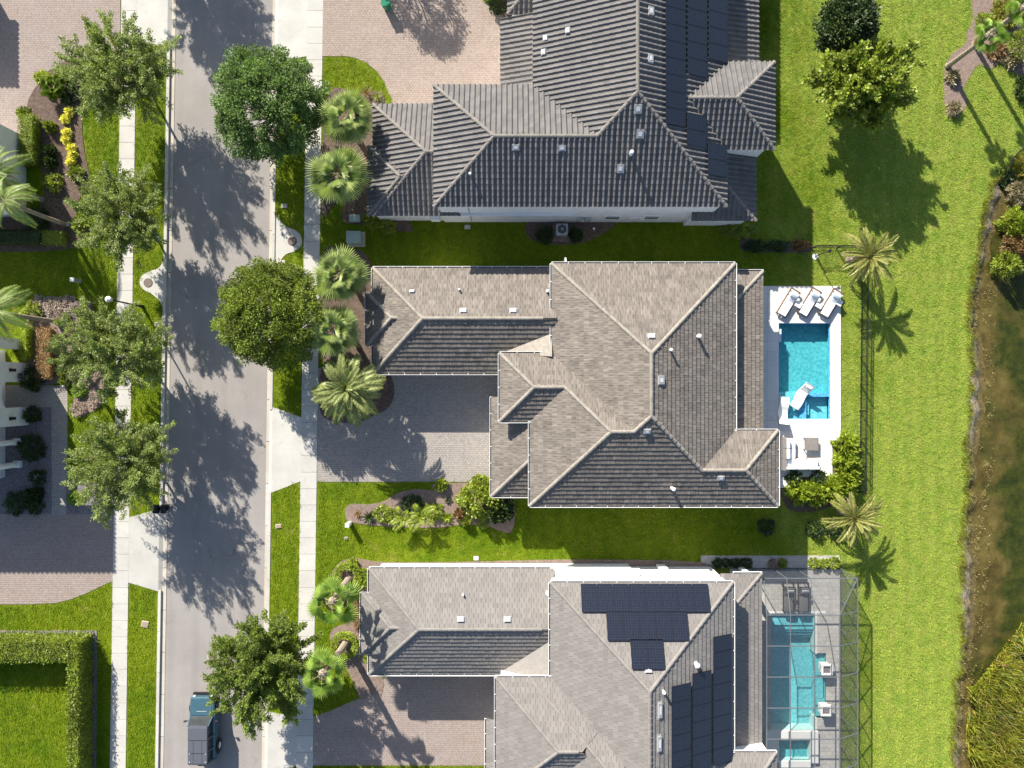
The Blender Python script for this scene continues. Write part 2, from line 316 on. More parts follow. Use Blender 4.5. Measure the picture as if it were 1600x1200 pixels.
MT = dict(
    grass=grassmat(), blade=grassmat('grass_blade', True), asphalt=asphaltmat(), solar=solarmat(), screen=screenmat(),
    concrete=concretemat('concrete', (0.4, 0.385, 0.355), (0.46, 0.445, 0.415)),
    gutterpan=concretemat('gutter_concrete', (0.40, 0.36, 0.30), (0.46, 0.42, 0.36)),
    pave_tan=pavermat('tan_pavers', ((0.335, 0.26, 0.215), (0.28, 0.225, 0.195), (0.35, 0.285, 0.25))),
    pave_rose=pavermat('rose_pavers', ((0.32, 0.245, 0.21), (0.275, 0.22, 0.2), (0.31, 0.27, 0.25))),
    pave_grey=pavermat('grey_pavers', ((0.34, 0.31, 0.28), (0.27, 0.255, 0.245), (0.34, 0.3, 0.27))),
    pave_white=pavermat('pale_travertine', ((0.42, 0.4, 0.37), (0.33, 0.32, 0.31), (0.44, 0.42, 0.38)), 0.45, 0.3, (0.3, 0.28, 0.26)),
    mulch=M('bark_mulch', (0.085, 0.055, 0.042), (0.15, 0.11, 0.09), 5, 0.95, bmp=0.9, bsc=14),
    palemulch=M('pale_mulch', (0.17, 0.12, 0.10), (0.25, 0.19, 0.16), 5, 0.95, bmp=0.9, bsc=14),
    rock=M('dark_rock', (0.10, 0.085, 0.095), (0.24, 0.215, 0.225), 9, 0.9, bmp=1.0, bsc=12),
    tile_M=tilemat('weathered_flat_tile', (0.106, 0.092, 0.08), (0.242, 0.212, 0.18), (0.15, 0.126, 0.112)),
    cap_M=M('weathered_cap_tile', (0.21, 0.188, 0.16), (0.3, 0.27, 0.232), 4, 0.8, isl=0.1),
    tile_B=tilemat('grey_flat_tile', (0.172, 0.158, 0.148), (0.208, 0.194, 0.184), (0.184, 0.17, 0.16), 0.4, 0.1),
    cap_B=M('grey_cap_tile', (0.185, 0.17, 0.158), (0.22, 0.205, 0.192), 4, 0.8, isl=0.08),
    tile_T=tilemat('charcoal_barrel_tile', (0.115, 0.107, 0.104), (0.155, 0.146, 0.14), (0.108, 0.104, 0.106), 0.4, 0.14),
    cap_T=M('charcoal_cap_tile', (0.17, 0.155, 0.14), (0.21, 0.19, 0.17), 4, 0.8, isl=0.1),
    stucco=M('white_stucco', (0.72, 0.72, 0.71), (0.66, 0.66, 0.66), 2, 0.9, bmp=0.25, bsc=60),
    white=M('white_paint', (0.8, 0.8, 0.79), (0.74, 0.74, 0.73), 6, 0.5),
    fabric=M('white_cushion', (0.8, 0.8, 0.8), (0.74, 0.75, 0.76), 5, 0.9, bmp=0.2, bsc=50),
    pillow=M('pale_blue_pillow', (0.5, 0.58, 0.63), (0.44, 0.53, 0.6), 6, 0.9),
    fascia=M('dark_fascia', (0.06, 0.055, 0.05), None, 4, 0.6),
    gut_in=M('gutter_trough', (0.045, 0.045, 0.06), (0.08, 0.08, 0.09), 8, 0.7),
    black=M('black_metal', (0.012, 0.012, 0.014), (0.02, 0.02, 0.022), 6, 0.45),
    dark=M('dark_interior', (0.03, 0.03, 0.035), None, 4, 0.8),
    bronze=M('brown_frame', (0.12, 0.075, 0.05), (0.16, 0.1, 0.07), 8, 0.55),
    vent=M('dull_white_metal', (0.34, 0.34, 0.34), (0.28, 0.28, 0.29), 9, 0.6), charcoal=M('charcoal_sling', (0.085, 0.085, 0.095), (0.11, 0.108, 0.11), 9, 0.8),
    teak=M('teak_slat', (0.24, 0.215, 0.2), (0.18, 0.16, 0.15), 8, 0.7),
    grey=M('grey_metal', (0.36, 0.37, 0.38), (0.3, 0.31, 0.33), 5, 0.5),
    alum=M('white_aluminium', (0.62, 0.63, 0.64), (0.55, 0.56, 0.58), 5, 0.4), cage=M('grey_aluminium', (0.13, 0.14, 0.155), (0.1, 0.11, 0.12), 5, 0.5),
    xfmr=M('green_grey_enamel', (0.26, 0.33, 0.30), (0.3, 0.37, 0.33), 3, 0.5),
    iron=M('rusty_iron', (0.16, 0.12, 0.105), (0.22, 0.18, 0.16), 20, 0.7, bmp=0.5, bsc=60),
    bark=M('bark', (0.16, 0.125, 0.1), (0.24, 0.2, 0.165), 8, 0.95, bmp=0.6, bsc=20),
    palmbark=M('palm_trunk', (0.24, 0.19, 0.145), (0.34, 0.28, 0.23), 9, 0.95, bmp=0.8, bsc=16),
    petiole=M('palm_petiole', (0.2, 0.24, 0.07), (0.26, 0.22, 0.09), 4, 0.6),
    glass=M('window_glass', (0.03, 0.035, 0.04), (0.05, 0.055, 0.06), 3, 0.08, spec=0.6),
    sand=M('sandy_bank', (0.17, 0.13, 0.085), (0.36, 0.3, 0.22), 2.2, 0.95, bmp=0.9, bsc=7, detail=6),
    mud=mudmat(),
    clay=M('terracotta_stone', (0.32, 0.24, 0.18), None, 6, 0.9),
    skirt=M('far_grass', (0.07, 0.10, 0.02), (0.1, 0.13, 0.03), 0.2, 0.9),
    deck=concretemat('white_deck', (0.56, 0.55, 0.53), (0.61, 0.6, 0.58), 0.03),
    plaster=ripplemosaicmat('painted_ripple_plaster', (0.05, 0.27, 0.31), (0.12, 0.4, 0.43), 5.5),  # light ripples drawn into the plaster colour, in both tones
    plaster2=ripplemosaicmat('painted_ripple_plaster_pale', (0.12, 0.36, 0.41), (0.24, 0.5, 0.54), 6.5),
    mosaic=ripplemosaicmat('blue_mosaic', (0.05, 0.2, 0.45), (0.2, 0.48, 0.66), 9.0),
    pool=watermat('pool_water', (0.74, 0.97, 0.98)), pond=watermat('pond_water', (0.68, 0.66, 0.5), 0.04, 2.0, 0.3),
    # foliage
    lf_airy=leafmat('olive_leaf', (0.12, 0.17, 0.04), (0.32, 0.375, 0.11), 0.2, 0.4),
    lf_dense=leafmat('oak_leaf', (0.06, 0.11, 0.026), (0.19, 0.28, 0.075), 0.35, 0.38, rough=0.55),
    lf_dense2=leafmat('bright_oak_leaf', (0.08, 0.125, 0.016), (0.25, 0.3, 0.04), 0.35, 0.42, rough=0.55),
    lf_green=leafmat('street_leaf', (0.085, 0.135, 0.024), (0.26, 0.32, 0.06), 0.3, 0.4, rough=0.55),
    lf_bright=leafmat('bright_shrub_leaf', (0.15, 0.22, 0.02), (0.36, 0.42, 0.045), 0.25, 0.38),
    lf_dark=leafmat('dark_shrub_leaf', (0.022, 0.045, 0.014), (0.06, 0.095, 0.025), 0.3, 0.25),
    lf_mid=leafmat('mid_shrub_leaf', (0.12, 0.175, 0.022), (0.32, 0.37, 0.045), 0.3, 0.3),
    lf_hedge=leafmat('hedge_leaf', (0.1, 0.14, 0.014), (0.22, 0.27, 0.03), 0.3, 0.3),
    lf_yellow=leafmat('yellow_bloom', (0.72, 0.68, 0.08), (0.82, 0.78, 0.25), 0.1, 0.3),
    lf_straw=leafmat('straw_leaf', (0.2, 0.17, 0.09), (0.36, 0.31, 0.19), 0.25, 0.2),
    lf_pink=leafmat('dusty_pink_leaf', (0.3, 0.22, 0.19), (0.42, 0.33, 0.3), 0.2, 0.2, tip=(0.1, 0.16, 0.03)),
    lf_red=leafmat('copper_leaf', (0.2, 0.12, 0.055), (0.3, 0.19, 0.085), 0.2, 0.3),
    lf_fan=leafmat('fan_palm_leaf', (0.19, 0.27, 0.08), (0.5, 0.56, 0.24), 0.15, 0.33, rough=0.4),
    lf_fan2=leafmat('green_fan_leaf', (0.13, 0.24, 0.04), (0.36, 0.48, 0.11), 0.15, 0.38, rough=0.4),
    lf_date=leafmat('date_palm_leaf', (0.16, 0.195, 0.06), (0.33, 0.36, 0.13), 0.2, 0.35),
    lf_sylv=leafmat('sylvester_palm_leaf', (0.19, 0.22, 0.045), (0.36, 0.36, 0.11), 0.2, 0.35, tip=(0.38, 0.26, 0.11)),
    lf_queen=leafmat('queen_palm_leaf', (0.15, 0.22, 0.055), (0.3, 0.38, 0.11), 0.2, 0.4),
    lf_cycad=leafmat('cycad_leaf', (0.09, 0.17, 0.015), (0.22, 0.3, 0.03), 0.2, 0.25),
    lf_reed=leafmat('reed_blade', (0.1, 0.15, 0.012), (0.38, 0.36, 0.045), 0.4, 0.4, tip=(0.4, 0.27, 0.1)),
    lf_scum=leafmat('water_weed', (0.2, 0.17, 0.05), (0.4, 0.34, 0.16), 0.3, 0.2),
    car=M('teal_blue_paint', (0.045, 0.1, 0.135), None, 3, 0.25, spec=0.6),
    cartop=M('grey_hard_top', (0.075, 0.082, 0.1), (0.09, 0.097, 0.118), 12, 0.6),
    bin=M('emerald_plastic', (0.0, 0.13, 0.07), (0.0, 0.17, 0.09), 6, 0.4),
)

# ================================================================== THE SETTING
def L1(x0, k): return lambda y: x0 - k * y
xCL, xPL, xRL = L1(262.5, .0165), L1(267, .0165), L1(274, .0165)      # west kerb back, kerb face, asphalt edge
xRR, xPR, xCR = L1(425.5, .0145), L1(430.5, .0145), L1(435, .0145)    # asphalt edge, kerb face, kerb back
xSL0, xSL1 = L1(190, .015), L1(214, .0145)
xSR0, xSR1 = L1(480.5, .0145), L1(505, .0135)
def pp(pts): return [P(x, y)[:2] for x, y in pts]

sk = MB(); sk.quad((-700, -700, -1.6), (700, -700, -1.6), (700, 700, -1.6), (-700, 700, -1.6))
struct(sk.build('ground', MT['skirt']))

SHORE = [(-700, 1680), (-100, 1650), (0, 1630), (120, 1622), (220, 1604), (262, 1578), (285, 1556), (320, 1541), (360, 1534), (400, 1528), (450, 1523),
         (500, 1519), (600, 1518), (700, 1514), (800, 1510), (900, 1507), (1000, 1502), (1100, 1496), (1200, 1490), (1900, 1455)]
def shore(y):
    for (a, xa), (b, xb) in zip(SHORE, SHORE[1:]):
        if a <= y <= b: return xa + (xb - xa) * (y - a) / (b - a)
    return SHORE[-1][1]
_rw = random.Random(3); _ph = [(_rw.uniform(0, 6.3), _rw.uniform(.01, .3)) for _ in range(14)]
def wob(y): return sum(math.sin(y * f + a) * (0.9 if f < .06 else .5) for a, f in _ph)
ys = [-700, -300] + list(range(-100, 1301, 5)) + [1500, 1900]
POOL1 = (1216, 1297, 505, 655); POOL2 = (1194, 1290, 954, 1196)
lawn = MB()
def lq(x0, x1, x2, x3, y0, y1):   # x0,x1 at y0 ; x2,x3 at y1
    lawn.quad(P(x0, y0), P(x1, y0), P(x3, y1), P(x2, y1))
lq(-900, xCL(-700), -900, xCL(1900), -700, 1900)
lq(xCR(-700), 1194, xCR(1900), 1194, -700, 1900)
for y0, y1 in ((-700, POOL1[2]), (POOL1[3], POOL2[2]), (POOL2[3], 1900)): lq(1194, 1300, 1194, 1300, y0, y1)
lq(1194, POOL1[0], 1194, POOL1[0], POOL1[2], POOL1[3]); lq(POOL1[1], 1300, POOL1[1], 1300, POOL1[2], POOL1[3])
lq(POOL2[1], 1300, POOL2[1], 1300, POOL2[2], POOL2[3])
for y0, y1 in zip(ys, ys[1:]): lq(1300, shore(y0) + wob(y0), 1300, shore(y1) + wob(y1), y0, y1)
struct(lawn.build('lawn', MT['grass']))

bank, bed, wat = MB(), MB(), MB()
def sec(y):
    s = shore(y) + wob(y) ; w = 11 + 5 * math.sin(y * .021 + 1) + 2 * math.sin(y * .13)
    return [(s - 3, .012), (s, -.03), (s + w * .5, -.13), (s + w, -.36), (s + w + 10, -.44)], [(s + w + 10, -.44), (s + w + 34, -.6), (s + w + 90, -.95), (2600, -1.5)], s + w * .8
for y0, y1 in zip(ys, ys[1:]):
    a, b, w0 = sec(y0); c, d, w1 = sec(y1)
    for (p, q), (r_, t) in zip(zip(a, a[1:]), zip(c, c[1:])): bank.quad(P(p[0], y0, p[1]), P(q[0], y0, q[1]), P(t[0], y1, t[1]), P(r_[0], y1, r_[1]))
    for (p, q), (r_, t) in zip(zip(b, b[1:]), zip(d, d[1:])): bed.quad(P(p[0], y0, p[1]), P(q[0], y0, q[1]), P(t[0], y1, t[1]), P(r_[0], y1, r_[1]))
    wat.quad(P(w0, y0, -.34), P(2600, y0, -.34), P(2600, y1, -.34), P(w1, y1, -.34))
struct(bank.build('pond_bank', MT['sand'])); struct(bed.build('pond_bed', MT['mud'])); struct(wat.build('pond_water', MT['pond']))

rd = MB(); rd.quad(P(xRL(-700), -700, -.12), P(xRR(-700), -700, -.12), P(xRR(1900), 1900, -.12), P(xRL(1900), 1900, -.12))
struct(rd.build('road', MT['asphalt']))

# kerbs and gutters, cast in lengths; dropped where a drive crosses
APR = dict(W=[(-60, 72), (796, 922)], E=[(-60, 94), (640, 768), (1113, 1260)])
def kerbs(side, xa, xb, xc):
    root = struct(obj('kerb', None)); root.empty_display_size = .3
    y = -300
    while y < 1500:
        y1 = y + 66
        m = MB()
        lo = -.085; m.prism([P(xb(y + .4), y + .4)[:2], P(xc(y + .4), y + .4)[:2], P(xc(y1 - .4), y1 - .4)[:2], P(xb(y1 - .4), y1 - .4)[:2]], -.4, lo - .01)
        m.build('gutter_pan', MT['gutterpan'], root)
        y = y1
    brk = sorted([-300, 1500] + [v for r in APR[side] for v in r])
    spans = [(brk[0], brk[1])] + [(brk[i], brk[i + 1]) for i in range(2, len(brk) - 1, 2)] if side else []
    for a, b in spans:
        n = max(1, round((b - a) / 66)); st = (b - a) / n
        for i in range(n):
            u, v = a + i * st + .25, a + (i + 1) * st - .25
            m = MB().prism([P(xa(u), u)[:2], P(xb(u), u)[:2], P(xb(v), v)[:2], P(xa(v), v)[:2]], -.4, .045)
            m.build('kerb_stone', MT['concrete'], root)
    for a, b in APR[side]:                       # low lip in front of a drive
        m = MB().prism([P(xa(a), a)[:2], P(xb(a), a)[:2], P(xb(b), b)[:2], P(xa(b), b)[:2]], -.4, -.12)
        m.build('kerb_stone', MT['concrete'], root)
kerbs('W', xCL, xPL, xRL); kerbs('E', xCR, xPR, xRR)

def sidewalk(x0, x1):
    root = struct(obj('sidewalk', None)); root.empty_display_size = .3
    y = -190.0; k = 0
    while y < 1380:
        y1 = y + 25.6 * (1 if k % 7 else 1.04); g = .22
        m = MB().prism([P(x0(y + g), y + g)[:2], P(x1(y + g), y + g)[:2], P(x1(y1 - g), y1 - g)[:2], P(x0(y1 - g), y1 - g)[:2]], -.1, .03 + rnd.uniform(0, .006))
        m.build('slab', MT['concrete'], root); y = y1; k += 1
    b = MB().prism([P(x0(-190), -190)[:2], P(x1(-190), -190)[:2], P(x1(1380), 1380)[:2], P(x0(1380), 1380)[:2]], -.1, .012)
    b.build('joint_bed', MT['mulch'], root)
sidewalk(xSL0, xSL1); sidewalk(xSR0, xSR1)

APRONS = []
def apron(pts, split=True):
    APRONS.append(pts)
    """sloping concrete crossing from sidewalk to kerb: pts given sidewalk edge (2) then kerb edge (2)"""
    a, b, c, d = pts
    m = MB(); z0, z1 = .028, -.088; dx = (5 if c[0] < a[0] else -5)
    A, B, C, D = P(*a, z0), P(*b, z0), P(*c, z0 - .006), P(*d, z0 - .006); E_, F_ = P(c[0] - dx, c[1], z1), P(d[0] - dx, d[1], z1)
    lo = Vector((0, 0, .3)); top = [A, B, C, E_, F_, D]
    m.add(top + [v - lo for v in top], [(0, 1, 2, 5), (5, 2, 3, 4), (0, 6, 7, 1), (1, 7, 8, 2), (2, 8, 9, 3), (3, 9, 10, 4), (4, 10, 11, 5), (5, 11, 6, 0)])
    bm = m.build('driveway_apron', MT['concrete']); struct(bm)
apron([(xSR0(-60), -60), (xSR0(88), 88), (xCR(96), 96), (xCR(-60), -60)])
apron([(xSR0(652), 652), (xSR0(752), 752), (xCR(770), 770), (xCR(636), 636)])
apron([(xSR0(1120), 1120), (xSR0(1196), 1196), (xCR(1212), 1212), (xCR(1112), 1112)])
apron([(xSL1(808), 808), (xSL1(910), 910), (xCL(924), 924), (xCL(795), 795)])
apron([(xSL1(-60), -60), (xSL1(62), 62), (xCL(76), 76), (xCL(-60), -60)])

NOGRASS = []
def sheet(name, pts, mat, top, bottom=-.1):
    NOGRASS.append(list(pts))
    return struct(MB().prism(pp(pts), bottom, top).build(name, MT[mat]))
def smooth_poly(pts, n=4):
    out = []
    N = len(pts)
    for i in range(N):
        p0, p1, p2, p3 = [Vector(pts[(i + k - 1) % N]) for k in range(4)]
        for j in range(n):
            t = j / n
            out.append(tuple(0.5 * ((2 * p1) + (p2 - p0) * t + (2 * p0 - 5 * p1 + 4 * p2 - p3) * t * t + (3 * p1 - p0 - 3 * p2 + p3) * t ** 3)))
    return out
# paver drives and walks
sheet('driveway', [(505, -60), (504, 88), (540, 88), (556, 91), (572, 98), (588, 111), (600, 127), (607, 145), (612, 156), (612, 200), (840, 200), (840, -60)], 'pave_tan', .027)
sheet('driveway', [(497.5, 575), (850, 575), (850, 753), (495.5, 753)], 'pave_grey', .027)
sheet('driveway', [(489, 1196), (490, 1119), (512, 1112), (545, 1098), (575, 1085), (594, 1070), (612, 1040), (860, 1040), (860, 1196)], 'pave_rose', .027)
sheet('driveway', [(-160, 803), (178, 803), (176.5, 908), (158, 916), (135, 927), (112, 936), (88, 942), (50, 944), (-160, 944)], 'pave_rose', .027)
sheet('driveway', [(-200, -120), (188, -120), (188.5, 78), (150, 84), (122, 91), (100, 97), (80, 108), (62, 128), (48, 150), (42, 170), (40, 232), (-200, 232)], 'pave_rose', .027)
sheet('garden_path', [(81, 636), (81, 650), (81, 803.6), (106, 803.6), (106, 602), (-60, 602), (-60, 636)], 'pave_grey', .031)
sheet('paver_strip', [(1095, 868), (1312, 868), (1312, 887), (1095, 887)], 'pave_white', .03)

# planting beds
def sbed(pts, mat='mulch', top=.05, n=4): sheet('planting_bed', smooth_poly(pts, n), mat, top)
sbed([(540, 795), (548, 787), (575, 788), (600, 783), (622, 770), (650, 764), (680, 766), (678, 756), (760, 756), (800, 770), (800, 830), (760, 822), (720, 820), (690, 824), (640, 824), (600, 822), (560, 818), (542, 812)], 'palemulch')
sbed([(500, 640), (503, 575), (535, 545), (590, 560), (612, 590), (616, 615), (608, 636), (588, 648), (556, 660), (520, 658)], 'mulch', .055)
sbed([(503, 560), (504, 400), (540, 390), (574, 400), (600, 480), (600, 600), (540, 580)], 'mulch', .05)
sbed([(503, 330), (512, 150), (560, 148), (600, 150), (602, 250), (640, 345), (640, 362), (570, 352), (535, 345), (540, 310), (520, 322)], 'mulch', .05)
sbed([(518, 900), (535, 876), (562, 873), (600, 878), (700, 878), (790, 876), (905, 874), (1095, 878), (1095, 900), (870, 905), (600, 905), (600, 1070), (585, 1083), (566, 1092), (562, 1090), (540, 1040), (520, 1010), (516, 990), (524, 980), (545, 970), (552, 930), (546, 915)], 'palemulch', .05, 3)
sbed([(40, 232), (42, 172), (48, 150), (62, 128), (80, 108), (100, 97), (122, 93), (128, 130), (128, 175), (130, 220), (138, 265), (142, 290), (124, 312), (124, 350), (158, 366), (130, 384), (80, 392), (0, 394), (-60, 394), (-60, 340), (60, 330), (60, 240)], 'mulch', .045, 3)
sbed([(44, 478), (70, 470), (110, 470), (136, 476), (150, 492), (165, 560), (160, 630), (118, 648), (112, 600), (60, 600), (44, 560)], 'palemulch', .045, 3)
sheet('planting_bed', [(-60, 625), (83, 625), (83, 803), (-60, 803)], 'rock', .022)
sheet('planting_bed', [(104, 750), (180, 750), (178, 803.2), (104, 803.2)], 'rock', .035)
sheet('planting_bed', [(-60, 985), (152, 985), (152, 1000), (150, 1240), (141, 1240), (141, 1001), (-60, 1001)], 'rock', .035)
sbed([(820, 355), (840, 345), (960, 345), (930, 372), (890, 382), (850, 380), (828, 372)], 'mulch', .04)
sbed([(1225, 748), (1288, 738), (1310, 690), (1336, 695), (1336, 770), (1300, 790), (1262, 800), (1228, 792)], 'mulch', .045)
sbed([(758, -20), (766, 2), (778, 14), (790, 30), (800, 50), (830, 50), (830, -20)], 'mulch', .045)
sbed([(1477, 100), (1488, 84), (1506, 70), (1510, 50), (1520, 30), (1526, -30), (1640, -30), (1640, 130), (1612, 112), (1590, 118), (1566, 98), (1548, 108), (1528, 102), (1514, 122), (1506, 138), (1511, 160), (1502, 176), (1490, 184), (1479, 178), (1474, 140)], 'palemulch', .03)
sbed([(1160, 372), (1200, 378), (1262, 378), (1262, 394), (1200, 394), (1160, 392)], 'mulch', .04)

# storm-drain inlets: flared concrete pads with an iron cover
def inlet(pts, cx, cy, name, lab):
    sheet('inlet_pad', smooth_poly(pts, 3), 'concrete', .036)
    t = thing('manhole_cover', lab, 'manhole cover', P(cx, cy, .036), 0, 'round covers on the inlet pads')
    m = MB(); m.cyl((0, 0, 0), .33, .012, 28); m.build('rim', MT['iron'], t)
    d = MB(); d.cyl((0, 0, .012), .285, .008, 28)
    for k in range(-3, 4):
        d.box((0, k * .075, .022), (2 * math.sqrt(.27 ** 2 - (k * .075) ** 2), .03, .008))
    d.build('lid', MT['iron'], t)
    r = MB().cyl((0, 0, .0125), .30, .004, 28); r.build('gap', MT['black'], t)
inlet([(433, 338), (444, 352), (462, 360), (471, 370), (471, 384), (460, 393), (446, 398), (435, 412), (431, 410), (432, 340)], 457, 377, 'a', 'round iron cover in the concrete pad beside the transformer lawn')
inlet([(257, 405), (249, 418), (234, 424), (222, 431), (218.5, 442), (224, 452), (238, 460), (250, 470), (255, 482), (258, 480), (259, 407)], 232, 442, 'b', 'round iron cover in the concrete pad near the street lamp')

# ================================================================== HOUSES
def clip_poly(poly, hp):
    """Sutherland-Hodgman: keep a*x+b*y<=c"""
    for a, b, c in hp:
        out = []
        for i in range(len(poly)):
            p, q = poly[i], poly[(i + 1) % len(poly)]
            dp, dq = a * p[0] + b * p[1] - c, a * q[0] + b * q[1] - c
            if dp <= 0: out.append(p)
            if dp * dq < 0:
                t = dp / (dp - dq); out.append((p[0] + (q[0] - p[0]) * t, p[1] + (q[1] - p[1]) * t))
        poly = out
        if len(poly) < 3: return []
    return poly

TILE = {'flat': (0.315, 0.33), 'barrel': (0.335, 0.37)}
def tile_mesh(kind, O, U, V, N, poly2, mat, seed=0, tw=None):
    """clad a convex polygon (metres along eave u, up slope v) with single tiles; cut tiles are trimmed at the edge"""
    w, ex = TILE[kind]; r = random.Random(seed)
    us = [p[0] for p in poly2]; vs = [p[1] for p in poly2]
    n = len(poly2); area = sum(poly2[i][0] * poly2[(i + 1) % n][1] - poly2[(i + 1) % n][0] * poly2[i][1] for i in range(n))
    if area < 0: poly2 = list(reversed(poly2))
    E = []
    for i in range(n):
        p, q = poly2[i], poly2[(i + 1) % n]; dx, dy = q[0] - p[0], q[1] - p[1]; L = math.hypot(dx, dy)
        if L > 1e-4: E.append((dy / L, -dx / L, (dy * p[0] - dx * p[1]) / L))       # outside: a*u+b*v>c
    full = MB(); full.uv = []; cut = MB(); cut.uv = []
    v0 = min(vs) - .04
    rows = int((max(vs) - v0) / ex) + 1
    for j in range(rows):
        va, vb = v0 + j * ex, v0 + (j + 1) * ex + .03
        off = (w / 2 if (j % 2 and kind == 'flat') else 0.0)
        i0 = int(math.floor((min(us) - off) / w)) - 1; i1 = int(math.ceil((max(us) - off) / w)) + 1
        for i in range(i0, i1):
            ua, ub = i * w + off, (i + 1) * w + off
            cs = ((ua, va), (ub, va), (ub, vb), (ua, vb)); state = 1; drop = False
            for a, b, c in E:
                d = [a * x + b * y - c for x, y in cs]
                if min(d) > -0.005: drop = True; break
                if max(d) > 0: state = 0
            if drop: continue
            jit = r.uniform(-.006, .008); tgt = full if state else cut
            if kind == 'flat':
                g = .007; f = .06 + jit; k = .006
                loc = [(ua + g, va, f), (ub - g, va, f + r.uniform(-.004, .004)), (ub - g, vb, k), (ua + g, vb, k), (ua + g, va, 0), (ub - g, va, 0)]
                fs = [(0, 1, 2, 3), (4, 5, 1, 0), (4, 0, 3), (1, 5, 2)]
            else:
                prof = [(0, .0), (.03, .055), (.075, .09), (.125, .092), (.17, .055), (.2, .0), (.335, .0)]
                loc = [(ua + a_, va, h + .04 + jit) for a_, h in prof] + [(ua + a_, vb, h * .92 + .004) for a_, h in prof] + [(ua + a_, va, max(0, h - .012)) for a_, h in prof]
                m_ = len(prof); fs = [(q, q + 1, m_ + q + 1, m_ + q) for q in range(m_ - 1)] + [(2 * m_ + q, 2 * m_ + q + 1, q + 1, q) for q in range(m_ - 1)]
            tgt.add([O + U * x + V * y + N * z for x, y, z in loc], fs); tgt.uv.extend([(x, y) for x, y, z in loc])
    if cut.f:
        bm = bmesh.new(); uvl = bm.loops.layers.uv.new('UVMap'); vv = [bm.verts.new(v) for v in cut.v]
        for f in cut.f:
            fc = bm.faces.new([vv[i] for i in f])
            for lp, i in zip(fc.loops, f): lp[uvl].uv = cut.uv[i]
        for a, b, c in E:
            co = O + U * (a * c) + V * (b * c); no = U * a + V * b
            bmesh.ops.bisect_plane(bm, geom=bm.verts[:] + bm.edges[:] + bm.faces[:], plane_co=co, plane_no=no, clear_outer=True)
        bm.verts.index_update(); base = len(full.v)
        full.v.extend([tuple(v.co) for v in bm.verts]); uvs = {}
        for f in bm.faces:
            for lp in f.loops: uvs[lp.vert.index] = tuple(lp[uvl].uv)
            full.f.append(tuple(base + v.index for v in f.verts))
        full.uv.extend([uvs.get(i, (0, 0)) for i in range(len(bm.verts))]); bm.free()
    return full

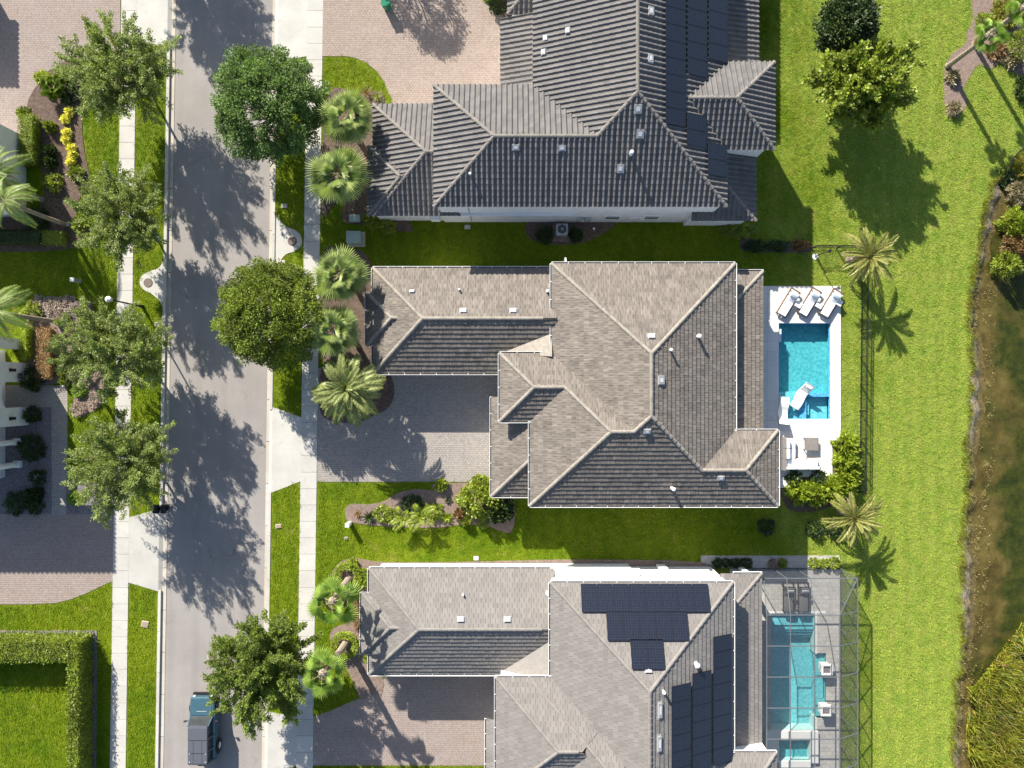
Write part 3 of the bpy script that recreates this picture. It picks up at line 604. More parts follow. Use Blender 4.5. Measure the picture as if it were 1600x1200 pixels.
class House:
    def __init__(s, label, tile, tmat, cmat, wallmat='stucco', loc=(0, 0, 0)):
        s.root = thing('house', label, 'house', loc); s.kind = tile; s.tm = MT[tmat]; s.cm = MT[cmat]; s.wm = MT[wallmat]; s.n = 0
    def slope(s, plane, poly):
        """plane=(x0,y0,z0,dx,dy,pitch): eave point, unit uphill direction in plan; poly in plan metres (convex)"""
        if len(poly) < 3: return
        x0, y0, z0, dx, dy, pt = plane
        U = Vector((dy, -dx, 0)); V = Vector((dx, dy, pt)); sl = V.length; V = V / sl; N = U.cross(V)
        if N.z < 0: N = -N
        O = Vector((x0, y0, z0))
        p2 = []
        for x, y in poly:
            h = (x - x0) * dx + (y - y0) * dy
            p3 = Vector((x, y, z0 + h * pt)) - O; p2.append((p3.dot(U), p3.dot(V)))
        s.n += 1
        dk = MB(); dk.add([O + U * a + V * b - N * .012 for a, b in p2] + [O + U * a + V * b - N * .13 for a, b in p2],
               [tuple(range(len(p2))), tuple(reversed(range(len(p2), 2 * len(p2))))] + [(i, (i + 1) % len(p2), len(p2) + (i + 1) % len(p2), len(p2) + i) for i in range(len(p2))])
        d = dk.build('roof_slope', MT['fascia'], s.root)
        t = tile_mesh(s.kind, O, U, V, N, p2, s.tm, s.n * 13)
        stuff(t.build('roof_tiles', s.tm, d))
    def cap(s, a, b, lift=.05, r=.115):
        a, b = Vector(a), Vector(b); d = b - a; L = d.length
        if L < .3: return
        n = max(1, int(L / .38)); m = MB(); q = d.to_track_quat('X', 'Z'); st = L / n
        for i in range(n):
            rows = []
            for t, k in ((i * st, 1.12), (min(L, (i + 1) * st + .03), .92)):
                c = a + d.normalized() * t
                rows.append([c + q @ Vector((0, r * k * math.cos(u), r * k * .8 * math.sin(u) + lift * (.6 if k < 1 else 1) - .03)) for u in [math.pi * j / 6 for j in range(7)]])
            m.add(rows[0] + rows[1], [(j, j + 1, 8 + j, 7 + j) for j in range(6)] + [tuple(range(6, -1, -1))])
        m.build('ridge_cap', s.cm, s.root)
    def block(s, N, S_, W, E, z, pt=.5, faces='NSEW', clips={}, hips={}, ridge=True, walls=True, inset=.28, base=0.0, plan=False, ridge_clip=None, wall_e=None):
        """hipped roof on a rectangle; N,S,W,E are photo pixels of the eaves at height z (or metres when plan)"""
        if plan: yn, ys, xw, xe = N, S_, W, E
        else: yn, ys, xw, xe = G(800, N, z).y, G(800, S_, z).y, G(W, 600, z).x, G(E, 600, z).x
        w, d = xe - xw, yn - ys
        if w >= d: h = d / 2; a, b = (xw + h, ys + h), (xe - h, ys + h)
        else: h = w / 2; a, b = (xw + h, yn - h), (xw + h, ys + h)
        NW, NE, SE, SW = (xw, yn), (xe, yn), (xe, ys), (xw, ys)
        if w >= d: polys = dict(N=[NW, NE, b, a], S=[SW, SE, b, a], W=[NW, a, SW], E=[NE, b, SE]); hp = dict(NW=(NW, a), SW=(SW, a), NE=(NE, b), SE=(SE, b))
        else: polys = dict(N=[NW, NE, a], S=[SW, SE, b], W=[NW, a, b, SW], E=[NE, a, b, SE]); hp = dict(NW=(NW, a), NE=(NE, a), SW=(SW, b), SE=(SE, b))
        pl = dict(N=(xw, yn, z, 0, -1, pt), S=(xw, ys, z, 0, 1, pt), W=(xw, ys, z, 1, 0, pt), E=(xe, ys, z, -1, 0, pt))
        for f in faces: s.slope(pl[f], clip_poly(polys[f], clips.get(f, []) + clips.get('*', [])))
        for k, (c, t) in hp.items():
            if k[0] in faces and k[1] in faces and hips.get(k, 1) is not None:
                lo, hi = hips.get(k, (0, 1)) if isinstance(hips.get(k, (0, 1)), tuple) else (0, 1)
                A = Vector((*c, z)); B = Vector((*t, z + h * pt)); s.cap(A + (B - A) * lo, A + (B - A) * hi)
        if ridge:
            A, B = Vector((*a, z + h * pt)), Vector((*b, z + h * pt))
            if ridge_clip: A, B = A + (B - A) * ridge_clip[0], A + (B - A) * ridge_clip[1]
            s.cap(A, B)
        if walls:
            i = inset + s.n * .0013
            if wall_e is not None: xe = wall_e
            MB().bbox(xw + i, xe - i, ys + i, yn - i, base, z - .12 - s.n * .0007).build('wall', s.wm, s.root)
            MB().bbox(xw + .02, xe - .02, ys + .02, yn - .02, z - .12 - s.n * .0007, z - .085 - s.n * .0007).build('soffit', MT['white'], s.root)
        return dict(xw=xw, xe=xe, yn=yn, ys=ys, z=z, h=h, a=a, b=b, pl=pl, pt=pt)
    def gutter(s, pts, z, out, w=.11):
        """pts: photo pixels along the outer eave; out: outward side 'N','S','E','W' per run"""
        for (p, q), o in zip(zip(pts, pts[1:]), out):
            A, B = G(*p, z), G(*q, z); dv = Vector(dict(N=(0, 1, 0), S=(0, -1, 0), E=(1, 0, 0), W=(-1, 0, 0))[o])
            m = MB(); up = Vector((0, 0, .02))
            m.bar(A + dv * w + up, B + dv * w + up, .025, .12)
            L = (B - A).length; n = max(1, int(L / 1.0)); dd = (B - A) / n
            for i in range(n + 1):
                c = A + dd * i; m.box(c + dv * w / 2 + Vector((0, 0, .075)), (.035 if abs(dv.y) > .5 else w, .035 if abs(dv.x) > .5 else w, .012))
            g = m.build('gutter', MT['white'], s.root)
            t = MB(); t.bar(A + dv * w * .48 - Vector((0, 0, .03)), B + dv * w * .48 - Vector((0, 0, .03)), w * .9, .02)
            t.build('gutter_trough', MT['gut_in'], g)
    def on(s, plane, px, py):
        """point of a roof plane seen at a photo pixel"""
        x0, y0, z0, dx, dy, pt = plane
        z = z0
        for _ in range(40):
            p = G(px, py, z); z = z0 + ((p.x - x0) * dx + (p.y - y0) * dy) * pt
        return G(px, py, z)
    def frame(s, plane):
        x0, y0, z0, dx, dy, pt = plane
        U = Vector((dy, -dx, 0)); V = Vector((dx, dy, pt)).normalized(); N = U.cross(V)
        if N.z < 0: U = -U; N = U.cross(V)
        return U, V, N
    def vent(s, plane, px, py, su=.4, sv=.32):
        U, V, N = s.frame(plane); p = s.on(plane, px, py); mt = Matrix((U, V, N)).transposed().to_4x4()
        m = MB(); m.box(p + N * .1, (su, sv, .1), M=mt)
        o = m.build('roof_vent', MT['vent'], s.root)
        f = MB(); f.box(p + N * .155, (su * .55, sv * .5, .015), M=mt); f.build('vent_louvre', MT['alum'], o)
        g = MB(); g.box(p + N * .055, (su * 1.25, sv * 1.2, .02), M=mt); g.build('flashing', MT['grey'], o)
    def pipe(s, plane, px, py, r=.075, h=.55):
        p = s.on(plane, px, py); m = MB(); m.cyl(p - Vector((0, 0, .1)), r, h + .1, 14); o = m.build('vent_pipe', MT['white'], s.root)
        c = MB(); c.cyl(p + Vector((0, 0, h)), r * 1.35, .08, 14, r * .7); c.build('pipe_cap', MT['white'], o)
    def solar(s, plane, cx, cy, nu, nv, lu, lv):
        """array whose photo-pixel centre is (cx,cy): nu x nv panels lu x lv metres"""
        U, V, N = s.frame(plane); c = s.on(plane, cx, cy) + N * .17; mt = Matrix((U, V, N)).transposed().to_4x4()
        for i in range(nu):
            for j in range(nv):
                p = c + U * (i - (nu - 1) / 2) * (lu + .02) + V * (j - (nv - 1) / 2) * (lv + .02)
                m = MB(); m.box((0, 0, 0), (lu, lv, .035)); me = s.cache('solar_frame', m, MT['black'], (lu, lv))
                o = obj('solar_panel', me, s.root); o.matrix_local = Matrix.Translation(p) @ mt
                g = MB(); a, b = lu / 2 - .012, lv / 2 - .012
                g.add([(-a, -b, .02), (a, -b, .02), (a, b, .02), (-a, b, .02)], [(0, 1, 2, 3)]); g.uv = [(0, 0), (2 * a, 0), (2 * a, 2 * b), (0, 2 * b)]
                obj('solar_glass', s.cache('solar_glass', g, MT['solar'], (lu, lv)), o)
        m = MB()
        for sv in (-.3, .3):
            m.bar(c - U * nu * lu / 2 + V * nv * lv * sv - N * .06, c + U * nu * lu / 2 + V * nv * lv * sv - N * .06, .05)
        m.build('mounting_rail', MT['alum'], s.root)
    _c = {}
    def cache(s, n, m, mat, key):
        k = (n, key)
        if k not in House._c: House._c[k] = m.mesh(n, mat)
        return House._c[k]
    def window(s, c, w, h, face):
        """window in an outside wall; c centre, face normal 'S','E'"""
        n = Vector(dict(S=(0, -1, 0), E=(1, 0, 0), N=(0, 1, 0))[face]); t = Vector((1, 0, 0)) if face in 'SN' else Vector((0, 1, 0)); c = Vector(c)
        f = MB(); k = .14
        for sg in (-1, 1):
            f.bar(c + t * sg * (w / 2 + k / 2) - Vector((0, 0, h / 2 + k)), c + t * sg * (w / 2 + k / 2) + Vector((0, 0, h / 2 + k)), .12, k)
            f.bar(c + Vector((0, 0, sg * (h / 2 + k / 2))) - t * w / 2, c + Vector((0, 0, sg * (h / 2 + k / 2))) + t * w / 2, .12, k)
        o = f.build('window', MT['white'], s.root)
        g = MB(); sz = (w, .03, h) if face in 'SN' else (.03, w, h); g.box(c + n * .012, sz); g.build('pane', MT['glass'], o)
        b = MB(); sz = (w, .05, .04) if face in 'SN' else (.05, w, .04); b.box(c + n * .02, sz); b.build('glazing_bar', MT['white'], o)

LE = lambda c: (1, 0, c)      # x<=c
GE = lambda c: (-1, 0, -c)    # x>=c

# ---- the middle house: weathered flat tiles, white gutters
hm = House('house with weathered sandy-brown flat tile roof and white gutters, beside the blue pool with loungers', 'flat', 'tile_M', 'cap_M')
zm, zl = 4.2, 2.75
yn_sw, ys_sw, xw_sw = G(800, 552, zm).y, G(800, 790, zm).y, G(828, 600, zm).x
d_sw = (yn_sw - ys_sw) / 2
Wm, Em = G(862, 600, zm).x, G(1148, 600, zm).x
d_se = (G(800, 673, zm).y - ys_sw) / 2
xa, xb = Wm + d_sw, Em - d_se
hw = (Em - Wm) / 2
mm = hm.block(412, 790, 862, 1148, zm, faces='NSEW', clips=dict(S=[GE(xa), LE(xb)]), hips=dict(SW=(d_sw / hw, 1), SE=(d_se / hw, 1)))
d_wb = (G(800, 552, zm).y - G(800, 658, zm).y) / 2
msw = hm.block(552, 790, 828, 1190, zm, inset=.3, wall_e=G(1100, 600, zm).x, faces='NSW', clips=dict(S=[LE(xa)], N=[LE(xa + .5)]), hips=dict(NW=(d_wb / d_sw, 1)), ridge=False)
hm.cap(Vector((*msw['a'], zm + d_sw * .5)), Vector((xa, msw['a'][1], zm + d_sw * .5)))
# west bay; its north slope stops at the hip of the south-west block (x - xw <= yn - y)
mwb = hm.block(552, 658, 781, 980, zm, faces='NSW', clips=dict(N=[(1, 1, xw_sw + yn_sw)]), ridge=False)
hm.cap(Vector((*mwb['a'], zm + d_wb * .5)), Vector((xw_sw + d_wb, mwb['a'][1], zm + d_wb * .5)))
mse = hm.block(673, 790, 1010, 1215, zm, faces='NSE', clips=dict(S=[GE(xb)]), ridge=False)
hm.cap(Vector((xb, mse['b'][1], zm + d_se * .5)), Vector((*mse['b'], zm + d_se * .5)))
mg = hm.block(419, 583, 583, 1000, zl, faces='NSW', clips={'*': [LE(Wm + .3)]}, ridge_clip=(0, .72))
mgx = hm.block(457, 540, 573, 720, zl - .02, faces='NSW', ridge_clip=(0, .4))
# lower skirt roof at the entry and the lanai roof at the pool side
wl_ = G(828, 600, zm).x + .3
yl0 = G(800, 775, zl).y; xl0 = G(768, 600, zl).x; yl1 = G(800, 620, zl).y
hm.slope((xl0, yl0, zl, 1, 0, .5), [(xl0, yl0), (wl_, yl0 + wl_ - xl0), (wl_, yl1), (xl0, yl1)])
hm.slope((xl0, yl0, zl, 0, 1, .5), [(xl0, yl0), (wl_, yl0), (wl_, yl0 + wl_ - xl0)])
hm.cap((xl0, yl0, zl), (wl_, yl0 + wl_ - xl0, zl + (wl_ - xl0) * .5))
MB().bbox(xl0 + .3, wl_ + .5, yl0 + .3, yl1 - .3, 0, zl - .13).build('wall', MT['stucco'], hm.root)
zn = 2.9; xe2 = G(1192, 600, zn).x; yn2 = G(800, 424, zn).y; ys2 = G(800, 673, zn).y; xi = Em - .25; dlx = xe2 - xi
hm.slope((xe2, ys2, zn, -1, 0, .3), [(xe2, ys2), (xe2, yn2), (xi, yn2 - dlx), (xi, ys2)])
hm.slope((xi, yn2, zn, 0, -1, .3), [(xi, yn2), (xe2, yn2), (xi, yn2 - dlx)])
hm.cap((xe2, yn2, zn), (xi, yn2 - dlx, zn + dlx * .3))
for k in range(4): MB().bbox(xe2 - .7, xe2 - .35, ys2 + .3 + k * (yn2 - ys2 - .9) / 3, ys2 + .65 + k * (yn2 - ys2 - .9) / 3, 0, zn - .14).build('lanai_column', MT['stucco'], hm.root)
# small valley cricket behind the garage wing
pS = mg['pl']['S']; A_, B_ = hm.on(pS, 786, 551), hm.on(pS, 862, 521)
C_ = Vector((B_.x, A_.y, A_.z + (B_.y - A_.y) * .0 + .02)); C_.z = B_.z + (B_.y - A_.y) * .42
cr = MB(); cr.add([A_ + Vector((0, 0, .06)), Vector((B_.x, A_.y - .3, C_.z)), B_ + Vector((0, 0, .06))], [(0, 1, 2)]); cr.build('cricket', MT['cap_M'], hm.root)
hm.gutter([(862, 412), (1148, 412)], zm, 'N'); hm.gutter([(862, 552), (862, 412)], zm, 'W'); hm.gutter([(781, 552), (862, 552)], zm, 'N')
hm.gutter([(781, 658), (781, 552)], zm, 'W'); hm.gutter([(781, 658), (828, 658)], zm, 'S'); hm.gutter([(828, 790), (828, 658)], zm, 'W')
hm.gutter([(828, 790), (1215, 790)], zm, 'S'); hm.gutter([(1215, 790), (1215, 673)], zm, 'E'); hm.gutter([(1148, 673), (1215, 673)], zm, 'N')
hm.gutter([(1148, 412), (1148, 673)], zm, 'E'); hm.gutter([(583, 419), (862, 419)], zl, 'N'); hm.gutter([(583, 583), (781, 583)], zl, 'S')
hm.gutter([(583, 457), (583, 419)], zl, 'W'); hm.gutter([(573, 540), (573, 457)], zl, 'W'); hm.gutter([(583, 583), (583, 540)], zl, 'W')
hm.gutter([(768, 775), (768, 620)], zl, 'W'); hm.gutter([(768, 775), (828, 775)], zl, 'S')
hm.gutter([(1148, 424), (1192, 424)], zn, 'N')
ds = MB(); p = G(884, 409, zm); ds.bar(p, p + Vector((0, .28, -.3)), .08); ds.bar(p + Vector((0, .28, -.3)), p + Vector((0, .28, -4.1)), .08); ds.build('downspout', MT['white'], hm.root)
N_, S__, E__, W__ = mm['pl']['N'], mm['pl']['S'], mm['pl']['E'], mm['pl']['W']
hm.vent(N_, 1018, 526); hm.pipe(E__, 1090, 526, .11, .5); hm.pipe(E__, 1047, 547, .08, .4); hm.vent(E__, 1032, 594, .5, .42)
hm.vent(S__, 1011, 673); hm.vent(mse['pl']['S'], 1126, 746); hm.pipe(mse['pl']['S'], 1049, 762, .1, .75)
hm.vent(mg['pl']['N'], 724, 486); hm.vent(mg['pl']['N'], 802, 486); hm.pipe(mg['pl']['N'], 718, 453, .06, .3); hm.vent(mg['pl']['N'], 644, 456, .3, .2); hm.pipe(mg['pl']['N'], 855, 456, .08, .5)
gd = MB(); a, b = G(600, 583, 0), G(760, 583, 0)
gd.box((a.x + 3.4, mg['ys'] + .27, 1.1), (5, .06, 2.2)); gd.build('garage_door', MT['white'], hm.root)

# ---- the house above (north): charcoal barrel tiles, two storeys
ht = House('two-storey white house with charcoal barrel tile roof and solar columns, at the top', 'barrel', 'tile_T', 'cap_T')
zt = 5.6
Wt, Et, yst = G(833, 600, zt).x, G(1135, 600, zt).x, G(800, 323, zt).y
h2 = (Et - Wt) / 2
d1 = (G(800, 133, zt).y - yst) / 2
t2 = ht.block(-420, 323, 833, 1135, zt, faces='SEW', clips=dict(S=[GE(Wt + d1)]), hips=dict(SW=(d1 / h2, 1)), inset=.2)
t1 = ht.block(133, 323, 678, 1040, zt, faces='NSW', clips=dict(S=[LE(Wt + d1)]), ridge=False, inset=.2)
ht.cap(Vector((*t1['a'], zt + d1 * .5)), Vector((Wt + d1, t1['a'][1], zt + d1 * .5)))
t3 = ht.block(97, 234, 1000, 1210, zt - .02, faces='NSE', ridge=False)
ht.cap(Vector((Et - t3['h'], t3['b'][1], zt - .02 + t3['h'] * .5)), Vector((*t3['b'], zt - .02 + t3['h'] * .5)))
t4 = ht.block(163, 337, 583, 900, 3.0, faces='NSW', clips={'*': [LE(G(678, 600, zt).x + .3)]}, ridge_clip=(0, .35), inset=.3)
t4x = ht.block(229, 337, 575, 720, 2.98, faces='NSW', ridge=False, walls=True, inset=.3)
xe3 = G(1185, 600, 3.0).x; yA, yB = G(800, -300, 3).y, G(800, 100, 3).y; xi3 = Et - .25
ht.slope((xe3, yB, 3.0, -1, 0, .28), [(xe3, yB), (xe3, yA), (xi3, yA), (xi3, yB)])
xe4 = G(1181, 600, 3.0).x; yC, yD = G(800, 345, 3).y, G(800, 236, 3).y; dd = xe4 - (Et - 1.6)
ht.slope((xe4, yC, 3.0, -1, 0, .4), [(xe4, yC), (xe4, yD), (xe4 - dd, yD), (xe4 - dd, yC + dd)])
ht.slope((xe4, yC, 3.0, 0, 1, .4), [(xe4, yC), (xe4 - dd, yC + dd), (xe4 - dd, yC)])
ht.cap((xe4, yC, 3.0), (xe4 - dd, yC + dd, 3.0 + dd * .4))
MB().bbox(Et - 1.5, xe4 - .3, yC + .3, yD + 1.5, 0, 2.87).build('wall', MT['stucco'], ht.root)
xw5 = G(782, 600, 3.0).x; yE, yF = G(800, 133, 3).y - .5, G(800, 30, 3).y; xi5 = Wt + .25
ht.slope((xw5, yE, 3.0, 1, 0, .4), [(xw5, yE), (xi5, yE), (xi5, yF), (xw5, yF)])
MB().bbox(xw5 + .3, xi5 + .4, yE, yF - .3, 0, 2.86).build('wall', MT['stucco'], ht.root)
t6 = ht.block(-200, 22, 793, 1000, 3.4, faces='SW', ridge=False)
sw = t1['ys'] + .2
yw = -(-G(800, 347, 0).y)
for px in (957, 1018): ht.window((G(px, 339, 1.6).x, t2['ys'] + .2 - .0, 1.6), .95, .95, 'S')
for px in (994, 1080): ht.window((G(px, 341, 1.3).x, t2['ys'] + .19, 1.35), .6, .35, 'S')
Nt, St, Et_, Wt_ = None, t2['pl']['S'], t2['pl']['E'], t2['pl']['W']
for px, py in ((806, 230), (878, 231)): ht.vent(t1['pl']['S'], px, py, .42, .34)
for px, py in ((1000, 209), (969, 263), (997, 170)): ht.vent(St, px, py, .42, .5)
for px, py in ((1016, 18), (1015, 92)): ht.vent(Et_, px, py, .5, .36)
ht.pipe(St, 985, 242, .1, .6); ht.pipe(t1['pl']['S'], 735, 273, .07, .3)
for px, py in ((853, 60), (888, 48), (850, 82)): ht.vent(Wt_, px, py, .34, .3)
pE = t2['pl']['E']
ht.solar(pE, 1053, 41, 12, 1, 1.0, 1.52); ht.solar(pE, 1087, 5, 9, 1, 1.0, 1.52); ht.solar(pE, 1119.5, -4, 8, 1, 1.0, 1.52)
ht.solar(pE, 1086, 205, 2, 1, 1.0, 1.52); ht.solar(pE, 1118, 251, 2, 1, 1.0, 1.52)
# meters, conduit on the south wall
for px in (905, 918):
    c = G(px, 343, 1.3); m = MB(); m.box((c.x, t2['ys'] + .2 - .1, 1.35), (.42, .2, .75)); m.build('meter_box', MT['grey'], ht.root)
m = MB(); c = G(735, 330, 2); m.bar((c.x, t1['ys'] + .15, .2), (c.x, t1['ys'] + .15, 4.5), .05); m.build('conduit', MT['grey'], ht.root)
m = MB(); c = G(681, 344, 1); m.box((c.x, t4['ys'] + .2, 1.2), (.6, .3, .7)); m.build('wall_cabinet', MT['white'], ht.root)

# ---- the house below (south): grey flat tiles, solar arrays
hb = House('house with smooth grey flat tile roof and black solar arrays, beside the screened pool', 'flat', 'tile_B', 'cap_B')
zb, zw = 5.0, 2.9
Wb, Eb = G(860, 600, zb).x, G(1145, 600, zb).x
b1 = hb.block(910, 1440, 860, 1145, zb, faces='NEW', inset=.16)
ynb = G(800, 1058, zb).y
d_b = 6.2
xwb = G(775, 600, zb).x
dwb = (G(800, 1058, zb).y - G(800, 1247, zb).y) / 2
b2 = hb.block(1058, 1247, 775, 1000, zb, faces='NSW', clips=dict(N=[LE(Eb - 4)], S=[LE(xwb + 6.6)]), ridge_clip=(0, .85))
b2b = hb.block(1058, 1370, 826, 1080, zb - .025, faces='NW', ridge=True)
b3 = hb.block(888, 1053, 577, 1000, zw, faces='NSW', clips={'*': [LE(Wb + .3)]}, ridge_clip=(0, .72), inset=.34)
b3x = hb.block(925, 1022, 565, 720, zw - .02, faces='NSW', ridge_clip=(0, .35), inset=.3)
xe5 = G(1190, 600, 3.0).x; yn5, ys5 = G(800, 896, 3.0).y, G(800, 1160, 3.0).y; xi6 = Eb - .25; dl = xe5 - xi6
hb.slope((xe5, ys5, 3.0, -1, 0, .3), [(xe5, ys5), (xe5, yn5), (xi6, yn5 - dl), (xi6, ys5)])
hb.slope((xi6, yn5, 3.0, 0, -1, .3), [(xi6, yn5), (xe5, yn5), (xi6, yn5 - dl)])
hb.cap((xe5, yn5, 3.0), (xi6, yn5 - dl, 3.0 + dl * .3))
for k in range(4): MB().bbox(xe5 - .7, xe5 - .35, ys5 + .3 + k * (yn5 - ys5 - .9) / 3, ys5 + .65 + k * (yn5 - ys5 - .9) / 3, 0, 2.85).build('lanai_column', MT['stucco'], hb.root)
b4 = hb.block(1175, 1330, 1010, 1213, zb - .04, faces='NE')
wlb = G(826, 600, zb).x; xlb = G(760, 600, zw).x; ylb = G(800, 1122, zw).y
hb.slope((xlb, ylb - 8, zw, 1, 0, .5), [(xlb, ylb - 8), (xlb, ylb), (G(775, 600, zb).x + .4, ylb), (G(775, 600, zb).x + .4, ylb - 8)])
pS = b3['pl']['S']; A_, B_ = hb.on(pS, 788, 1046), hb.on(pS, 857, 1003)
cr = MB(); cr.add([A_ + Vector((0, 0, .06)), Vector((B_.x, A_.y - .5, B_.z + 1.0)), B_ + Vector((0, 0, .06))], [(0, 1, 2)]); cr.build('cricket', MT['cap_B'], hb.root)
hb.gutter([(860, 910), (1145, 910)], zb, 'N'); hb.gutter([(860, 1056), (860, 910)], zb, 'W'); hb.gutter([(775, 1058), (878, 1058)], zb, 'N'); hb.gutter([(775, 1240), (775, 1058)], zb, 'W')
hb.gutter([(1145, 910), (1145, 1175)], zb, 'E'); hb.gutter([(577, 888), (860, 888)], zw, 'N'); hb.gutter([(577, 925), (577, 888)], zw, 'W'); hb.gutter([(565, 1022), (565, 925)], zw, 'W')
hb.gutter([(577, 1053), (577, 1022)], zw, 'W'); hb.gutter([(577, 1053), (775, 1053)], zw, 'S'); hb.gutter([(760, 1240), (760, 1122)], zw, 'W'); hb.gutter([(1145, 1175), (1213, 1175)], zb, 'N')
hb.gutter([(1145, 896), (1190, 896)], 3.0, 'N')
Nb, Eb_ = b1['pl']['N'], b1['pl']['E']
hb.vent(b3['pl']['N'], 720, 968); hb.vent(b3['pl']['N'], 793, 968); hb.pipe(b3['pl']['N'], 724, 928, .06, .3); hb.pipe(b3['pl']['N'], 855, 925, .09, .5)
hb.vent(Nb, 1013, 1047); hb.pipe(Eb_, 1087, 1036, .13, .5); hb.pipe(Eb_, 1036, 1079, .08, .4); hb.vent(Eb_, 1030, 1109, .9, .26); hb.vent(Eb_, 1029, 1161, .9, .26)
hb.solar(Nb, 1007.5, 935, 8, 1, 1.0, 1.78); hb.solar(Nb, 1011, 978.5, 5, 1, 1.0, 1.78); hb.solar(Nb, 1011, 1022.5, 2, 1, 1.0, 1.78)
hb.solar(Eb_, 1126, 1091, 8, 1, 1.0, 1.5); hb.solar(Eb_, 1094, 1124, 6, 1, 1.0, 1.5); hb.solar(Eb_, 1062, 1145, 6, 1, 1.0, 1.5)
yv = b1['yn'] - .16
for px, w in ((885, .9), (1035, .6)): MB().box((G(px, 890, 1).x, yv + .12, .9), (w, .22, 1.2)).build('wall_cabinet', MT['white'], hb.root)

# ---- houses across the street, mostly out of frame
hl = House('white house across the street at the upper left, square window in its lit wall', 'barrel', 'tile_T', 'cap_T')
def PX(px): return (px - 800) / S
def PY(py): return (600 - py) / S
hl.block(PY(212), PY(342), PX(-240), PX(44), 4.2, plan=True, inset=.12)
hl.block(PY(-60), PY(39), PX(-260), PX(-26), 3.0, plan=True)
hl.window((PX(44) - .12, PY(313), 1.5), .6, 1.1, 'E'); 
hl2 = House('white house across the street at the left with arched entry, wall lanterns and twin columns', 'barrel', 'tile_T', 'cap_T')
hl2.block(PY(592), PY(692), PX(-220), PX(66), 6.3, plan=True, walls=False)
hl2.block(PY(536), PY(757), PX(-260), PX(20), 4.1, plan=True, inset=.5)
xf = PX(45)
def ewall(y0, y1, z0, z1, x0=xf - .6, x1=xf): return MB().bbox(x0, x1, PY(y0), PY(y1), z0, z1)
ewall(567, 597, 0, 4.3).build('entry_pier', MT['stucco'], hl2.root); ewall(636, 664, 0, 4.3).build('entry_pier', MT['stucco'], hl2.root)
ar = MB(); yc, rr = (PY(597) + PY(636)) / 2, (PY(597) - PY(636)) / 2
for k in range(10):
    t0, t1 = math.pi * k / 10, math.pi * (k + 1) / 10
    ya, yb_ = yc + rr * math.cos(t0), yc + rr * math.cos(t1); za, zb_ = 2.3 + .55 * math.sin(t0), 2.3 + .55 * math.sin(t1)
    ar.add([(xf - .004, ya, za), (xf - .004, yb_, zb_), (xf - .004, yb_, 4.3), (xf - .004, ya, 4.3), (xf - .6, ya, za), (xf - .6, yb_, zb_), (xf - .6, yb_, 4.3), (xf - .6, ya, 4.3)],
           [(0, 1, 2, 3), (4, 7, 6, 5), (0, 4, 5, 1), (3, 2, 6, 7)])
ar.build('entry_arch', MT['stucco'], hl2.root)
ewall(530, 546, 0, 4.2, xf - 1.2, xf - .2).build('side_wall', MT['stucco'], hl2.root)
for py in (579, 652):
    m = MB(); c = Vector((xf + .1, PY(py), 1.9)); m.box(c, (.16, .16, .34)); m.box(c + Vector((0, 0, .2)), (.22, .22, .06)); m.box(c - Vector((0, 0, .2)), (.2, .2, .05)); m.bar(c, c + Vector((-.2, 0, .1)), .05)
    m.build('wall_lantern', MT['black'], hl2.root)
for py in (690, 725):
    m = MB(); c = P(30, py, 0); m.box(c + Vector((0, 0, .15)), (.5, .5, .3)); m.cyl(c + Vector((0, 0, .3)), .2, 3.4, 18, .17); m.box(c + Vector((0, 0, 3.75)), (.46, .46, .14)); m.build('porch_column', MT['white'], hl2.root)
MB().bbox(PX(-120), PX(33), PY(668), PY(745), 3.82, 4.1).build('porch_beam', MT['stucco'], hl2.root)

# ================================================================== PLANTS
def leaf(mb, c, d, up, L, W):
    """one leaf: a slightly folded rhombus"""
    d = d.normalized(); s = d.cross(up)
    if s.length < 1e-3: s = Vector((1, 0, 0))
    s = s.normalized() * W / 2
    m = c + d * L * .45
    mb.add([c, m + s, c + d * L, m - s], [(0, 1, 2, 3)])
def rv(r): 
    while True:
        v = Vector((r.uniform(-1, 1), r.uniform(-1, 1), r.uniform(-1, 1)))
        if .05 < v.length < 1: return v
def bez(a, b, c, t): return a * (1 - t) ** 2 + b * 2 * t * (1 - t) + c * t * t

